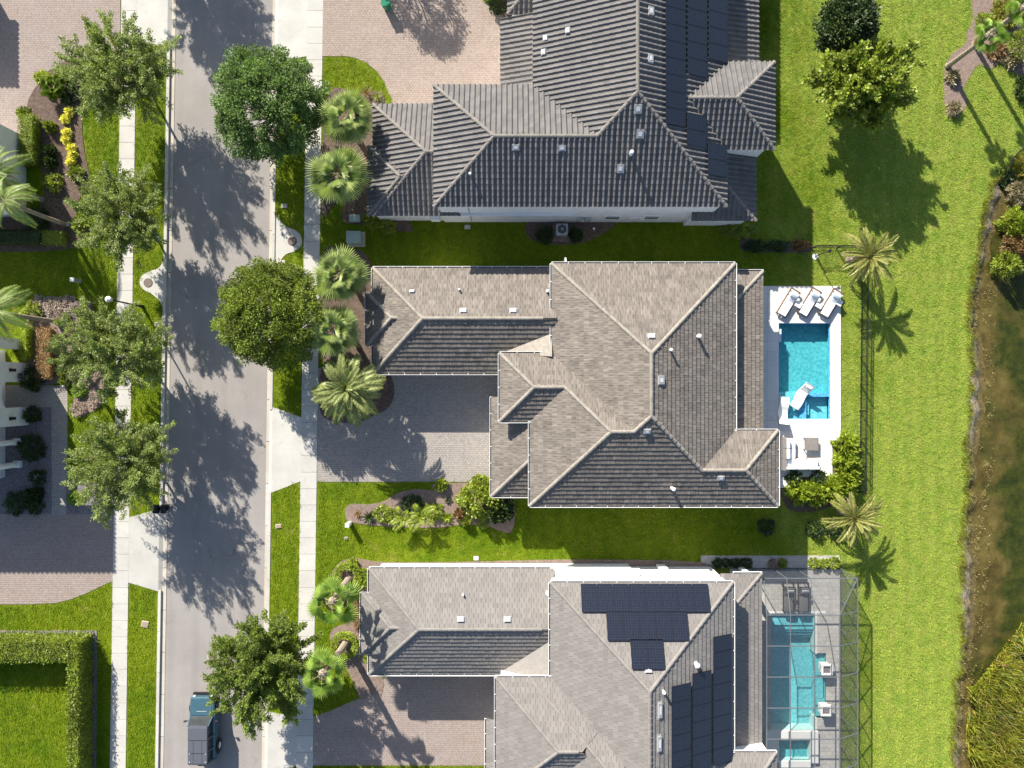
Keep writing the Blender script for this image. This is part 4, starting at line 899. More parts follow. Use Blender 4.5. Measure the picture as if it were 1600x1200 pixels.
def airy_tree(seed, Rx=3.7, Ry=3.1, z0=1.9, zc=4.7, zr=1.75, nl=36, tw=14, lv=84, L=.135, W=.066):
    """open crown: limbs, twigs and leaves strung along the twigs"""
    r = random.Random(seed); wood, fol = MB(), MB()
    fork = Vector((r.uniform(-.15, .15), r.uniform(-.15, .15), z0))
    wood.tube([(0, 0, -.1), (0, 0, .5), fork * .6 + Vector((.03, 0, 0)), fork], [.14, .11, .095, .085], 8)
    for i in range(nl):
        az = 2.399 * i + r.uniform(-.35, .35); el = math.asin(min(1, max(-.35, -.3 + 1.3 * (i + .5) / nl + r.uniform(-.12, .12))))
        k = r.uniform(.74, 1.1)
        end = Vector((Rx * math.cos(az) * math.cos(el) * k, Ry * math.sin(az) * math.cos(el) * k, zc + zr * math.sin(el) * k))
        ctl = fork + Vector((end.x * .3, end.y * .3, (end.z - fork.z) * .62 + .2))
        pts = [bez(fork, ctl, end, t / 6) for t in range(7)]
        wood.tube(pts, [.045, .038, .03, .024, .018, .012, .006], 5, False)
        for j in range(tw):
            t = .32 + .68 * (j + r.random()) / tw
            p = bez(fork, ctl, end, min(t, 1)); out = (p - Vector((0, 0, zc - .8))).normalized()
            dr = (out * .8 + rv(r) * .9 + Vector((0, 0, .12))).normalized(); ln = r.uniform(.55, 1.15) * (1.15 - .35 * t)
            q = p + dr * ln + Vector((0, 0, -.12 * ln))
            wood.tube([p, (p + q) / 2 + Vector((0, 0, .06)), q], [.012, .009, .004], 3, False)
            for _ in range(lv):
                u = r.random() ** .7; c = p + (q - p) * u + rv(r) * .17
                leaf(fol, c, dr + rv(r) * 1.1, Vector((0, 0, 1)) + rv(r) * .8, L * r.uniform(.7, 1.25), W * r.uniform(.8, 1.2))
    for _ in range(130):                      # inner sprays that close the crown
        v = rv(r).normalized() * r.uniform(.3, .92); p = Vector((v.x * Rx, v.y * Ry, zc + abs(v.z) * zr * .95 - .25 * zr))
        dr = (Vector((v.x, v.y, abs(v.z) * .5)) + rv(r) * .8).normalized(); q = p + dr * r.uniform(.4, .9)
        wood.tube([p, q], [.009, .004], 3, False)
        for _ in range(int(lv * .8)):
            c = p + (q - p) * r.random() + rv(r) * .2
            leaf(fol, c, dr + rv(r) * 1.1, Vector((0, 0, 1)) + rv(r) * .8, L * r.uniform(.7, 1.25), W * r.uniform(.8, 1.2))
    return wood, fol
def dense_tree(seed, Rx=3.5, Ry=3.5, z0=1.8, zc=4.3, zr=2.5, nc=260, lv=170, L=.155, W=.085):
    """close crown built from many leafy sprays of different size around a branched frame"""
    r = random.Random(seed); wood, fol = MB(), MB(); fork = Vector((0, 0, z0))
    wood.tube([(0, 0, -.1), (0, 0, .6), fork], [.16, .13, .11], 8)
    ph = [(r.uniform(0, 6.3), r.uniform(0, 6.3), r.randint(2, 5)) for _ in range(5)]
    extra = [(r.uniform(0, 6.283), r.random() ** .6 * .62) for _ in range(nc // 5)]
    for i in range(nc + len(extra)):
        s = 1 - 1.75 * (i + .5) / nc; az = 2.399963 * i + r.uniform(-.2, .2); cs = math.sqrt(max(0, 1 - s * s))
        lob = 1 + .055 * sum(math.sin(n_ * az + a) * math.cos(n_ * s * 2 + b) for a, b, n_ in ph)
        k = lob * r.choice((r.uniform(.88, 1.0), r.uniform(.84, 1.02), r.uniform(.6, .9)))
        c = Vector((Rx * cs * math.cos(az) * k, Ry * cs * math.sin(az) * k, zc + zr * s * k))
        if i >= nc:
            az, q = extra[i - nc]; c = Vector((Rx * q * math.cos(az), Ry * q * math.sin(az), zc + zr * math.sqrt(1 - q * q) * r.uniform(.8, .98)))
        if i % 7 == 0: wood.tube([fork, bez(fork, Vector((c.x * .3, c.y * .3, c.z * .8 + .4)), c, .5), c], [.07, .04, .01], 5, False)
        out = (c - Vector((0, 0, zc - .6))).normalized(); rad = r.uniform(.3, .62)
        for _ in range(lv):
            v = rv(r); p = c + Vector((v.x, v.y, v.z * .75)) * rad
            leaf(fol, p, out * .7 + rv(r) + Vector((0, 0, .1)), Vector((0, 0, 1)) + rv(r) * .7 + out * .4, L * r.uniform(.7, 1.2), W * r.uniform(.8, 1.2))
    return wood, fol
_tm = {}
def tree(name, label, px, py, key, maker, lmat, rz=0, sc=1.0, group=None, off=(0, 0)):
    if key not in _tm:
        w, f = maker(); _tm[key] = (w.mesh('trunk', MT['bark'], True), f.mesh('crown', MT[lmat]))
    t = thing(name, label, 'tree', P(px, py), rz, group, sc)
    obj('trunk', _tm[key][0], t); obj('crown', _tm[key][1], t)
    return t
A1 = ('a1', lambda: airy_tree(11), 'lf_airy'); A2 = ('a2', lambda: airy_tree(23, 3.4, 3.2, lv=88), 'lf_airy'); A3 = ('a3', lambda: airy_tree(37, 3.9, 3.1, lv=84), 'lf_airy')
GL = 'street trees on the far kerb'
tree('street_tree', 'airy olive-green street tree by the upper left paver drive', 238, 152, *A1, 0.4, 1.02, GL)
tree('street_tree', 'airy street tree between the mulch bed and the road, above the round drain pad', 238, 358, *A2, 1.9, .94, GL)
tree('street_tree', 'airy street tree beside the street lamp and pink ground cover', 228, 552, *A3, 3.1, 1.02, GL)
tree('street_tree', 'airy street tree next to the black mailbox', 238, 716, *A1, 4.3, .98, GL)
tree('street_tree', 'street tree beyond the top edge, seen only by its shadow on the road', 258, -112, *A2, .6, 1.0, GL)
D1 = ('d1', lambda: dense_tree(5, 3.5, 3.4), 'lf_dense'); D2 = ('d2', lambda: dense_tree(8, 3.3, 3.3, nc=240), 'lf_dense2')
GR = 'street trees on the near kerb'
tree('street_tree', 'dense dark round street tree below the top concrete drive crossing', 450, 199, *D1, 0, 1.0, GR)
tree('street_tree', 'dense yellow-green street tree beside the fan palms of the middle house', 452, 500, *D2, .8, .99, GR)
tree('street_tree', 'loose street tree overhanging the parked blue car', 440, 1008, 'a4', lambda: airy_tree(51, 3.6, 3.7, zc=4.4, zr=2.2, nl=44, tw=14, lv=90, L=.17, W=.075), 'lf_green', 2.2, 1.0, GR)
tree('garden_tree', 'broad glossy tree standing alone on the back lawn', 1312, 166, 'd3', lambda: airy_tree(61, 3.1, 2.7, 1.3, 3.9, 2.3, 34, 12, 46, .28, .16), 'lf_mid', 0, 1.0)
tree('garden_tree', 'small dark tree cut by the top edge on the back lawn', 1292, 72, 'd4', lambda: dense_tree(22, 1.8, 1.8, z0=1.2, zc=3.4, zr=2.0, nc=90, lv=80, L=.26, W=.14), 'lf_dark', 0, .95)
tree('garden_tree', 'tree beyond the top edge shading the upper tan drive', 596, -110, 'd5', lambda: dense_tree(23, 2.2, 2.2, z0=1.5, zc=3.9, zr=1.8, nc=90, lv=80), 'lf_dense', 1, 1.0)

# ---- palms
def fan_frond(seed, Lp=1.0, Rf=.95, n=26, droop=.16, span=2.25):
    r = random.Random(seed); st, m = MB(), MB()
    st.tube([(0, 0, 0), (Lp * .5, 0, .05), (Lp, 0, 0)], [.028, .02, .014], 5)
    c = Vector((Lp, 0, 0))
    for i in range(n):
        a0 = -span + 2 * span * i / n; a1 = -span + 2 * span * (i + 1) / n; am = (a0 + a1) / 2
        ln = Rf * (.74 + .26 * math.cos(am * .62)) * r.uniform(.88, 1.06); sp = .6
        def pt(a, q, lift=0): 
            v = Vector((math.cos(a) * q, math.sin(a) * q, 0)); return c + Vector((v.x, v.y, lift - droop * (q / Rf) ** 2 * Rf - .10 * abs(math.sin(a)) * q))
        m.add([c, pt(a0, ln * sp, -.05), pt(am, ln * sp, .06), pt(a1, ln * sp, -.05), pt(am, ln)], [(0, 1, 2), (0, 2, 3), (1, 4, 2), (2, 4, 3)])
    return st, m
def pin_frond(seed, L=2.6, n=34, ll=.5, rise=.42, fall=.62, v=.35, w=.045, fwd=.75):
    r = random.Random(seed); st, m = MB(), MB()
    def ax(t): return Vector((L * (t - .13 * t * t), 0, L * (rise * t - fall * t * t)))
    st.tube([ax(t / 8) for t in range(9)], [.035 - .0036 * t for t in range(9)], 5)
    for i in range(n):
        t = .12 + .88 * i / (n - 1); p = ax(t); d = (ax(min(1, t + .02)) - ax(t - .02)).normalized()
        l_ = ll * (.35 + .65 * math.sin(math.pi * min(1, .12 + t * .86)) ) * r.uniform(.85, 1.1)
        for s in (-1, 1):
            dr = (d * fwd + Vector((0, s, 0)) + Vector((0, 0, v * r.uniform(.4, 1.3) - .15))).normalized()
            e = p + dr * l_ + Vector((0, 0, -.14 * l_)); mid = p + dr * l_ * .5 + Vector((0, 0, .02)); sd = d * w * .5
            m.add([p - sd * .6, mid - sd, e, mid + sd], [(0, 1, 2, 3)])
    return st, m
_fr = {}
def frond_meshes(key, maker, lmat):
    if key not in _fr:
        _fr[key] = []
        for k in range(3):
            st, m = maker(k * 7 + hash(key) % 5 if False else k * 7 + len(key)); _fr[key].append((st.mesh('stalk', MT['petiole']), m.mesh('blade', MT[lmat])))
    return _fr[key]
def palm(name, label, px, py, h, key, maker, lmat, n, e_hi, e_lo, sc=1.0, tr=.16, group=None, seed=1, lean=(0, 0), trunk=True, cat='palm', boot=True, dead=None):
    r = random.Random(seed); fm = frond_meshes(key, maker, lmat); dead = (h > 2) if dead is None else dead
    sc = sc * r.uniform(.93, 1.07); lean = (lean[0] + r.uniform(-.22, .22), lean[1] + r.uniform(-.22, .22)) if h > 2 else lean
    t = thing(name, label, cat, P(px, py), 0, group)
    top = Vector((lean[0], lean[1], h))
    if trunk:
        m = MB(); N = max(6, int(h / .16)); pts, rd = [], []
        for i in range(N + 1):
            u = i / N; pts.append(Vector((top.x * u * u, top.y * u * u, h * u - .05))); rd.append(tr * (1.2 - .3 * u + (.22 if u < .06 else 0)) * (1 + (.09 if i % 2 else -.05)))
        m.tube(pts, rd, 10); m.build('trunk', MT['palmbark'], t)
        if boot:
            b = MB(); b.tube([top - Vector((0, 0, .5)), top - Vector((0, 0, .15)), top + Vector((0, 0, .12))], [tr * .9, tr * 1.5, tr * .7], 10); b.build('crown_shaft', MT['palmbark'], t)
    for i in range(n):
        u = (i + .5) / n; el = R(e_hi + (e_lo - e_hi) * u ** .85 + r.uniform(-7, 7)); az = 2.399963 * i + r.uniform(-.25, .25)
        st, bl = fm[i % 3]; k = sc * (.58 + .42 * min(1, u * 1.8)) * r.uniform(.86, 1.1)
        mtx = Matrix.Translation(top + Vector((0, 0, .05))) @ Matrix.Rotation(az, 4, 'Z') @ Matrix.Rotation(-el, 4, 'Y') @ Matrix.Rotation(r.uniform(-.35, .35), 4, 'X') @ Matrix.Scale(k, 4)
        f = obj('frond', bl, t); f.matrix_local = mtx
        obj('stalk', st, f)
    for i in range(3 if dead else 0):                    # dry brown fronds hanging under the crown
        st, bl = frond_meshes(key + '_dry', maker, 'lf_straw')[i]
        f = obj('dry_frond', bl, t); f.matrix_local = Matrix.Translation(top - Vector((0, 0, .1))) @ Matrix.Rotation(r.uniform(0, 6.28), 4, 'Z') @ Matrix.Rotation(R(r.uniform(38, 60)), 4, 'Y') @ Matrix.Scale(sc * r.uniform(.8, .95), 4)
    return t
FAN = ('fan', lambda s: fan_frond(s, .78, 1.15, 26, .2, 1.75), 'lf_fan'); FAN2 = ('fanbig', lambda s: fan_frond(s, .95, .95, 22, .26, 1.9), 'lf_fan2')
GF = 'fan palms along the drive'
palm('fan_palm', 'fan palm by the orange-tipped grass under the top drive', 562, 221, 4.7, *FAN, 19, 72, -34, 1.12, .17, GF, 1)
palm('fan_palm', 'fan palm against the low dark roof corner of the top house', 549, 298, 4.7, *FAN, 19, 72, -34, 1.1, .17, GF, 2)
palm('fan_palm', 'fan palm with a yellow flower spray beside the green transformer box', 553, 445, 4.7, *FAN, 19, 72, -34, 1.1, .17, GF, 3)
palm('fan_palm', 'fan palm between the yellow-green street tree and the garage roof', 549, 522, 4.7, *FAN, 19, 72, -34, 1.1, .17, GF, 4)
palm('date_palm', 'feathery date palm in the round bed of the grey drive', 562, 609, 4.3, 'date', lambda s: pin_frond(s, 2.6, 64, .5, .3, .5, .35, .085), 'lf_date', 42, 76, -18, .98, .2, None, 5)
palm('fan_palm', 'tall leaning fan palm above the sidewalk, left of the grey tile garage', 545, 905, 5.6, *FAN2, 10, 58, -34, 1.0, .2, GF, 6)
palm('fan_palm', 'tall fan palm rising from the ring of clipped yellow hedge', 541, 1003, 6.2, *FAN2, 10, 58, -34, 1.0, .2, GF, 7)
SY = ('sylv', lambda s: pin_frond(s, 2.15, 52, .42, .2, .26, .8, .07, 1.35), 'lf_sylv')
GS = 'silver date palms on the back lawn'
palm('date_palm', 'spiky yellowing palm standing by the loungers on the back lawn', 1326, 407, 2.7, *SY, 30, 66, -16, 1.12, .2, GS, 8)
palm('date_palm', 'spiky yellowing palm beside the bright shrubs south of the deck', 1312, 797, 2.3, *SY, 30, 66, -16, 1.08, .2, GS, 9)
QN = ('queen', lambda s: pin_frond(s, 2.5, 48, .6, .38, .8, .1, .05), 'lf_queen')
palm('cabbage_palm', 'palm with long pale trunk rising from the bare bed, upper right', 1480, 104, 4.9, *FAN2, 11, 55, -20, .66, .15, 'palms on the bank', 10)
palm('cabbage_palm', 'second bank palm, its crown cut by the upper right corner', 1522, 70, 5.2, *FAN2, 12, 55, -20, .7, .15, 'palms on the bank', 14)
palm('queen_palm', 'feathery palm in front of the square window across the street', 66, 312, 5.3, *QN, 17, 55, -35, 1.05, .14, None, 11)
palm('queen_palm', 'palm with smooth grey trunk and yellow fronds at the left edge', 103, 351, 6.6, *QN, 12, 50, -35, .9, .13, None, 12)
palm('queen_palm', 'feathery palm leaning over the left edge above the pink ground cover', 92, 503, 7.0, *QN, 17, 55, -35, 1.02, .14, None, 13)

# ---- shrubs and small plants
_sm = {}
def shrub_mesh(var, lmat, L, W, n):
    key = (var, lmat, L, n)
    if key not in _sm:
        r = random.Random(var * 31 + 5); m = MB()
        for i in range(5):
            a = 6.28 * i / 5; m.tube([(0, 0, 0), (.3 * math.cos(a), .3 * math.sin(a), .5)], [.03, .015], 4, False)
        cl = []
        for i in range(34):
            s = 1 - (i + .5) / 34 * 1.05; az = 2.4 * i + r.uniform(-.3, .3); c = math.sqrt(max(0, 1 - s * s)); k = r.uniform(.62, 1.0)
            cl.append(Vector((c * math.cos(az) * k, c * math.sin(az) * k, max(.08, s * k))))
        for _ in range(n):
            c = r.choice(cl); p = c + rv(r) * .26; p.z = max(.03, p.z)
            leaf(m, p, c + rv(r) * .9, Vector((0, 0, 1)) + rv(r) * .6, L * r.uniform(.7, 1.25), W * r.uniform(.8, 1.2))
        _sm[key] = m.mesh('shrub', MT[lmat])
    return _sm[key]
def shrub(name, label, px, py, r_, h, lmat, group=None, var=0, L=.2, W=.1, n=1300, cat='shrub', ry=None, rz=None, z=.04):
    """r_ in metres (ry across if not round); leaf sizes are kept for a metre-wide shrub"""
    k = max(.25, (r_ + (ry or r_)) / 2)
    q = lambda x: round(x / k * 20) / 20 or .05
    nn = int(min(3200, max(260, n * k * k)) / 200 + 1) * 200
    o = obj(name, shrub_mesh(var % 3, lmat, q(L), q(W), nn), None, P(px, py, z), (0, 0, rz if rz is not None else var * 1.3), (r_, ry or r_, h))
    return tag(o, label, cat, group)
def rosette(name, label, px, py, n, L, w, lmat, cat='plant', e_hi=75, e_lo=5, group=None, seed=1, pinn=False, z=.05):
    r = random.Random(seed); m = MB()
    for i in range(n):
        u = (i + .5) / n; el = R(e_hi + (e_lo - e_hi) * u); az = 2.399963 * i + r.uniform(-.2, .2); l_ = L * r.uniform(.8, 1.1) * (.7 + .3 * u)
        d = Vector((math.cos(az), math.sin(az), 0)); s = Vector((-math.sin(az), math.cos(az), 0))
        pts = [d * l_ * t * math.cos(el) + Vector((0, 0, l_ * (t * math.sin(el) - .3 * t * t) + .06)) for t in (0, .35, .7, 1)]
        if pinn:
            K = 12
            for k in range(1, K + 1):
                t = k / K; p = d * l_ * t * math.cos(el) + Vector((0, 0, l_ * (t * math.sin(el) - .35 * t * t) + .06))
                ll = .24 * L * math.sin(math.pi * (.15 + .8 * t))
                for sg in (-1, 1): leaf(m, p, d * .6 + s * sg + Vector((0, 0, .15)), Vector((0, 0, 1)), ll, .05)
        else:
            hw = [w * .35, w * .5, w * .38, .005]
            m.add([p + s * a - Vector((0, 0, 0)) for p, a in zip(pts, hw)] + [p - s * a for p, a in zip(pts, hw)] + [p - Vector((0, 0, .25 * a)) for p, a in zip(pts, hw)],
                  [(k, k + 1, 9 + k, 8 + k) for k in range(3)] + [(8 + k, 9 + k, 5 + k, 4 + k) for k in range(3)])
    o = m.build(name, MT[lmat], None, False, P(px, py, z)); return tag(o, label, cat, group)
def hedge(name, label, x0, x1, y0, y1, h, lmat, per=170, L=.11, W=.07, group=None, cat='hedge', core=True):
    """clipped hedge on a plan rectangle (ground pixels): leaves over a twiggy core"""
    a, b = P(x0, y1), P(x1, y0); cx, cy = (a.x + b.x) / 2, (a.y + b.y) / 2; w, d = b.x - a.x, b.y - a.y; r = random.Random(int(x0 * 7 + y0)); m = MB()
    if core: m.bbox(-w / 2 + .12, w / 2 - .12, -d / 2 + .12, d / 2 - .12, 0, h - .14)
    top, sx, sy = w * d, d * h * 2, w * h * 2; n = int(per * (top + sx + sy))
    for _ in range(n):
        q = r.random() * (top * 1.6 + sx + sy)
        if q < top * 1.6: p = Vector((r.uniform(-w / 2, w / 2), r.uniform(-d / 2, d / 2), h + r.gauss(-.04, .075) + (abs(r.gauss(0, .16)) if r.random() < .07 else 0))); nn = Vector((0, 0, 1))
        elif q < top * 1.6 + sx: sg = r.choice((-1, 1)); p = Vector((sg * (w / 2 + r.gauss(-.03, .05)), r.uniform(-d / 2, d / 2), r.uniform(.05, h))); nn = Vector((sg, 0, .2))
        else: sg = r.choice((-1, 1)); p = Vector((r.uniform(-w / 2, w / 2), sg * (d / 2 + r.gauss(-.03, .05)), r.uniform(.05, h))); nn = Vector((0, sg, .2))
        leaf(m, p, nn * .5 + rv(r), nn + rv(r) * .6, L * r.uniform(.7, 1.3), W * r.uniform(.8, 1.2))
    o = m.build(name, MT[lmat], None, False, (cx, cy, 0)); return tag(o, label, cat, group)

# clipped hedges
hedge('hedge', 'long clipped hedge running left below the gravel strip', -40, 129, 987, 1020, 1.9, 'lf_hedge', 130, .13, .08)
hedge('hedge', 'clipped hedge arm running down beside the left sidewalk', 130, 147, 988, 1240, 1.95, 'lf_hedge', 170, .13, .08)
hedge('hedge', 'narrow clipped hedge beside the yellow flowers, upper left', 43, 66, 186, 262, 1.1, 'lf_hedge', 230, .09, .055)
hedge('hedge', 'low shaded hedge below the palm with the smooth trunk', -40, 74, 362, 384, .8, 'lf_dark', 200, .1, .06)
hedge('hedge', 'short shaded hedge end by the curved black bed', 76, 108, 364, 384, .8, 'lf_mid', 200, .1, .06)
hedge('hedge', 'rust-brown clipped hedge left of the round topiaries', 66, 88, 512, 592, .7, 'lf_red', 220, .09, .055)
hedge('hedge', 'slim yellow-green hedge between the white wall and the brown hedge', 44, 54, 508, 562, .9, 'lf_bright', 200, .1, .06)
for i, (x, y) in enumerate(((101, 569), (114, 574), (103, 584), (103, 596))):
    shrub('topiary_ball', ['clipped green ball nearest the brown hedge top', 'clipped green ball nearest the street tree', 'third clipped green ball down beside the brown hedge', 'clipped green ball next to the little white path light'][i], x, y, .33, .55, 'lf_hedge', 'clipped balls by the entry path', i, .08, .05, 4200)
# ring of clipped yellow hedge round the tall fan palms
def ring(label, px, py, r0, r1, h, gap=0):
    r = random.Random(px); m = MB()
    for _ in range(2600):
        a = r.uniform(gap, 6.283 - gap); q = math.sqrt(r.uniform(r0 * r0, r1 * r1)); z = h * r.uniform(.5, 1.05)
        leaf(m, Vector((q * math.cos(a), q * math.sin(a), z)), rv(r), Vector((0, 0, 1)) + rv(r) * .6, .11, .07)
    tag(m.build('ring_hedge', MT['lf_bright'], None, False, P(px, py, .04)), label, 'hedge', 'ring hedges round the tall palms')
ring('ring of clipped yellow hedge round the lower tall palm', 541, 1005, .5, .98, .55)
ring('ring of clipped yellow hedge round the upper tall palm', 545, 898, .5, 1.0, .55)

# bed in front of the middle house
rosette('bromeliad', 'dark spiky plant at the left end of the middle planting bed', 578, 808, 34, .75, .09, 'lf_dark', seed=3)
rosette('bromeliad', 'copper-tipped spiky plant next to the white utility post', 559, 803, 20, .45, .07, 'lf_red', seed=4)
palm('young_palm', 'young yellow-green palm on the left in the middle planting bed', 634, 806, .55, 'yp', lambda s: pin_frond(s, 1.3, 26, .36, .9, .8, .3, .06), 'lf_bright', 9, 72, 8, 1.0, .06, 'young palms in the middle bed', 21, cat='palm', boot=False)
palm('young_palm', 'young yellow-green palm on the right in the middle planting bed', 661, 803, .6, 'yp', lambda s: pin_frond(s, 1.3, 26, .36, .9, .8, .3, .06), 'lf_bright', 9, 75, 10, 1.0, .06, 'young palms in the middle bed', 22, cat='palm', boot=False)
rosette('bromeliad', 'broad bright rosette plant in the middle bed', 699, 808, 30, .62, .13, 'lf_bright', seed=6)
rosette('bromeliad', 'small dark rosette alone on the mulch of the middle bed', 700, 782, 16, .4, .08, 'lf_dark', seed=7)
for i, (x, y, r_, mt, lb) in enumerate(((598, 802, .55, 'lf_mid', 'low green shrub between the dark spiky plant and the young palms'), (614, 806, .5, 'lf_mid', 'low green shrub touching the left young palm'),
        (645, 790, .7, 'lf_dark', 'dark shrub behind the two young palms'), (678, 798, .6, 'lf_mid', 'mid-green shrub right of the young palms'), (718, 802, .35, 'lf_red', 'small coppery shrub at the right of the middle bed'),
        (690, 757, .35, 'lf_mid', 'tiny green tuft at the edge of the grey drive'), (728, 812, .3, 'lf_mid', 'small green tuft at the lower right of the middle bed'))):
    shrub('bed_shrub', lb, x, y, r_, .55, mt, 'shrubs in the middle bed', i)
shrub('corner_shrub', 'large glossy shrub at the entry corner of the middle house', 752, 777, 1.5, 1.6, 'lf_mid', None, 1, .24, .13)
shrub('corner_shrub', 'dark shrub tucked under the entry roof corner', 778, 792, 1.0, 1.3, 'lf_dark', None, 2, .24, .13)
rosette('fern', 'fern at the shady foot of the large corner shrub', 755, 818, 22, .6, .1, 'lf_mid', seed=9, pinn=True)
# pool-side shrubs
pl_ = [(1318, 694, .75, 'topmost of the bright shrubs at the deck edge'), (1318, 716, .8, 'second bright shrub down the deck edge'), (1322, 738, .8, 'bright shrub where the pool-side planting turns'),
       (1312, 755, .8, 'bright shrub behind the yellowing lower palm'), (1293, 763, .75, 'bright shrub below the outdoor sofa, right of centre'), (1270, 768, .8, 'bright shrub below the middle of the outdoor sofa'),
       (1246, 768, .8, 'bright shrub at the roof corner below the outdoor sofa')]
for i, (x, y, r_, lb) in enumerate(pl_): shrub('pool_shrub', lb, x, y, r_, 1.15, 'lf_bright', 'bright shrubs round the pool deck', i, .3, .11, 1500)
for i, (x, y, lb) in enumerate(((1238, 748, 'dark low plant touching the back of the sofa on the left'), (1277, 747, 'dark low plant touching the back of the sofa on the right'), (1272, 826, 'ragged shrub left of the lower palm'), (1196, 822, 'dark shrub in the shade of the middle house'), (1300, 824, 'thin shrub under the lower palm'))):
    shrub('low_shrub', lb, x, y, .55, .6, 'lf_dark', 'low plants south of the pool', i)
# plants along the pale strip by the screen cage
for i, (x, mt, lb) in enumerate(((1120, 'lf_dark', 'first tuft from the left'), (1134, 'lf_dark', 'second tuft from the left'), (1148, 'lf_dark', 'third tuft from the left'), (1165, 'lf_dark', 'largest dark tuft, fourth from the left'), (1206, 'lf_pink', 'grey-pink tuft'), (1221, 'lf_mid', 'green tuft just left of the sunlit ones'), (1271, 'lf_bright', 'first sunlit yellow tuft'), (1286, 'lf_bright', 'middle sunlit yellow tuft'), (1302, 'lf_bright', 'last sunlit yellow tuft'))):
    shrub('strip_plant', lb + ' on the pale strip by the screen cage', x, 879, .3 + (.08 if i in (3, 6, 8) else 0), .4, mt, 'plants on the pale strip', i, .14, .06, 3000)
# side yard of the top house
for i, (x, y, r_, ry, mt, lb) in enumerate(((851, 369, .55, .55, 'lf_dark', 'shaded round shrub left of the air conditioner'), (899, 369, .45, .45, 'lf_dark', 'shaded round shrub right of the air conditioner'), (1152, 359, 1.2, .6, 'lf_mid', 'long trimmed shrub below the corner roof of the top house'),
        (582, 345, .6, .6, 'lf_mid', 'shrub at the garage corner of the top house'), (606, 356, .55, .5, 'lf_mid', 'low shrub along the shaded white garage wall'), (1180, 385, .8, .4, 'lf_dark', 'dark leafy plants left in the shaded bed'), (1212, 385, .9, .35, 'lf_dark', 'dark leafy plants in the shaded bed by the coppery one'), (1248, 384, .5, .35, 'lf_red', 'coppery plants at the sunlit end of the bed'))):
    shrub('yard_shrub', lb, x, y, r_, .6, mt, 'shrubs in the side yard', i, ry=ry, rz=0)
rosette('ornamental_grass', 'orange-tipped grass at the tip of the upper lawn', 573, 147, 60, .75, .035, 'lf_red', seed=12)
rosette('ornamental_grass', 'green grass tuft beside the orange-tipped one', 590, 152, 50, .6, .03, 'lf_mid', seed=13)
shrub('yard_shrub', 'dark shrub in the bed at the top beside the tan drive', 781, 10, .7, 1.5, 'lf_dark', 'shrubs in the side yard', 1)
shrub('yard_shrub', 'light green shrub cut by the top edge beside the tan drive', 768, -8, .6, .9, 'lf_bright', 'shrubs in the side yard', 2)
# upper left bed
palm('cabbage_palm', 'young fan palm in the upper left bed', 93, 141, .5, 'fs', lambda s: fan_frond(s, .6, .55, 20, .2), 'lf_cycad', 18, 75, 0, 1.0, .08, None, 31, boot=False)
for i, (x, y) in enumerate(((111, 176), (105, 188), (107, 209), (106, 220), (114, 233), (116, 243), (113, 254))):
    shrub('yellow_flowers', ['topmost', 'second', 'third', 'fourth', 'fifth', 'sixth', 'lowest'][i] + ' clump in the row of yellow flowers', x, y, .28, .4, 'lf_yellow', 'row of yellow flowers', i, .14, .1, 2400, 'flowers')
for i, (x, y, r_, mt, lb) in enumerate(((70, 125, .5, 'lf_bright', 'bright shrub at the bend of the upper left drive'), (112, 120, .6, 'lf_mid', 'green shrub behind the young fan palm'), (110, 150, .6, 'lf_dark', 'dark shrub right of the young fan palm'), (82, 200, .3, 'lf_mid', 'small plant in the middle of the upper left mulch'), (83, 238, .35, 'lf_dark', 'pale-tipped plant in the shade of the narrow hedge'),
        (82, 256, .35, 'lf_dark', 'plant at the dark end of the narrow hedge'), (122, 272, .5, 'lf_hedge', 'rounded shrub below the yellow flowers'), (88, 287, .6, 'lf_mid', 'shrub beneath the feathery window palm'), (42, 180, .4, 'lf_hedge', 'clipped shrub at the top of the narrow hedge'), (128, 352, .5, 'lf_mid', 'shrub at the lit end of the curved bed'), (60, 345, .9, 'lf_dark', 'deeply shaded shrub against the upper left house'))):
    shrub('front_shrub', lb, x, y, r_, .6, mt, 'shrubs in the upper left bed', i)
# pink ground cover and the lower left front garden
for i, (x, y, r_) in enumerate(((62, 478, .7), (84, 482, .8), (106, 481, .8), (128, 487, .8), (140, 497, .5), (98, 495, .6), (140, 592, .6), (130, 580, .45), (125, 640, .55), (150, 625, .55), (112, 520, .4))):
    shrub('ground_cover', ['leftmost dusty pink clump under the feathery palm', 'dusty pink clump second from the left', 'dusty pink clump above the grey palm trunk', 'dusty pink clump left of the street lamp', 'dusty pink clump at the lamp end of the bed', 'small dusty pink clump beside the grey trunk', 'dusty pink clump right of the topiary balls', 'dusty pink clump just above the cycad', 'dusty pink clump just below the cycad', 'dusty pink clump at the edge of the small lawn', 'dusty pink clump right of the brown hedge'][i],
          x, y, r_, .35, 'lf_pink', 'dusty pink ground cover', i, .12, .06, 2600, 'ground cover')
shrub('front_shrub', 'green bush among the dusty pink ground cover', 55, 488, .7, .7, 'lf_mid', 'shrubs in the lower left garden', 1)
rosette('cycad', 'round yellow-green cycad beside the entry path', 126, 610, 46, .85, .06, 'lf_cycad', seed=15, pinn=True, e_hi=70, e_lo=0)
rosette('cycad', 'half-hidden cycad under the street tree by the rock bed', 118, 777, 36, .8, .06, 'lf_cycad', seed=16, pinn=True)
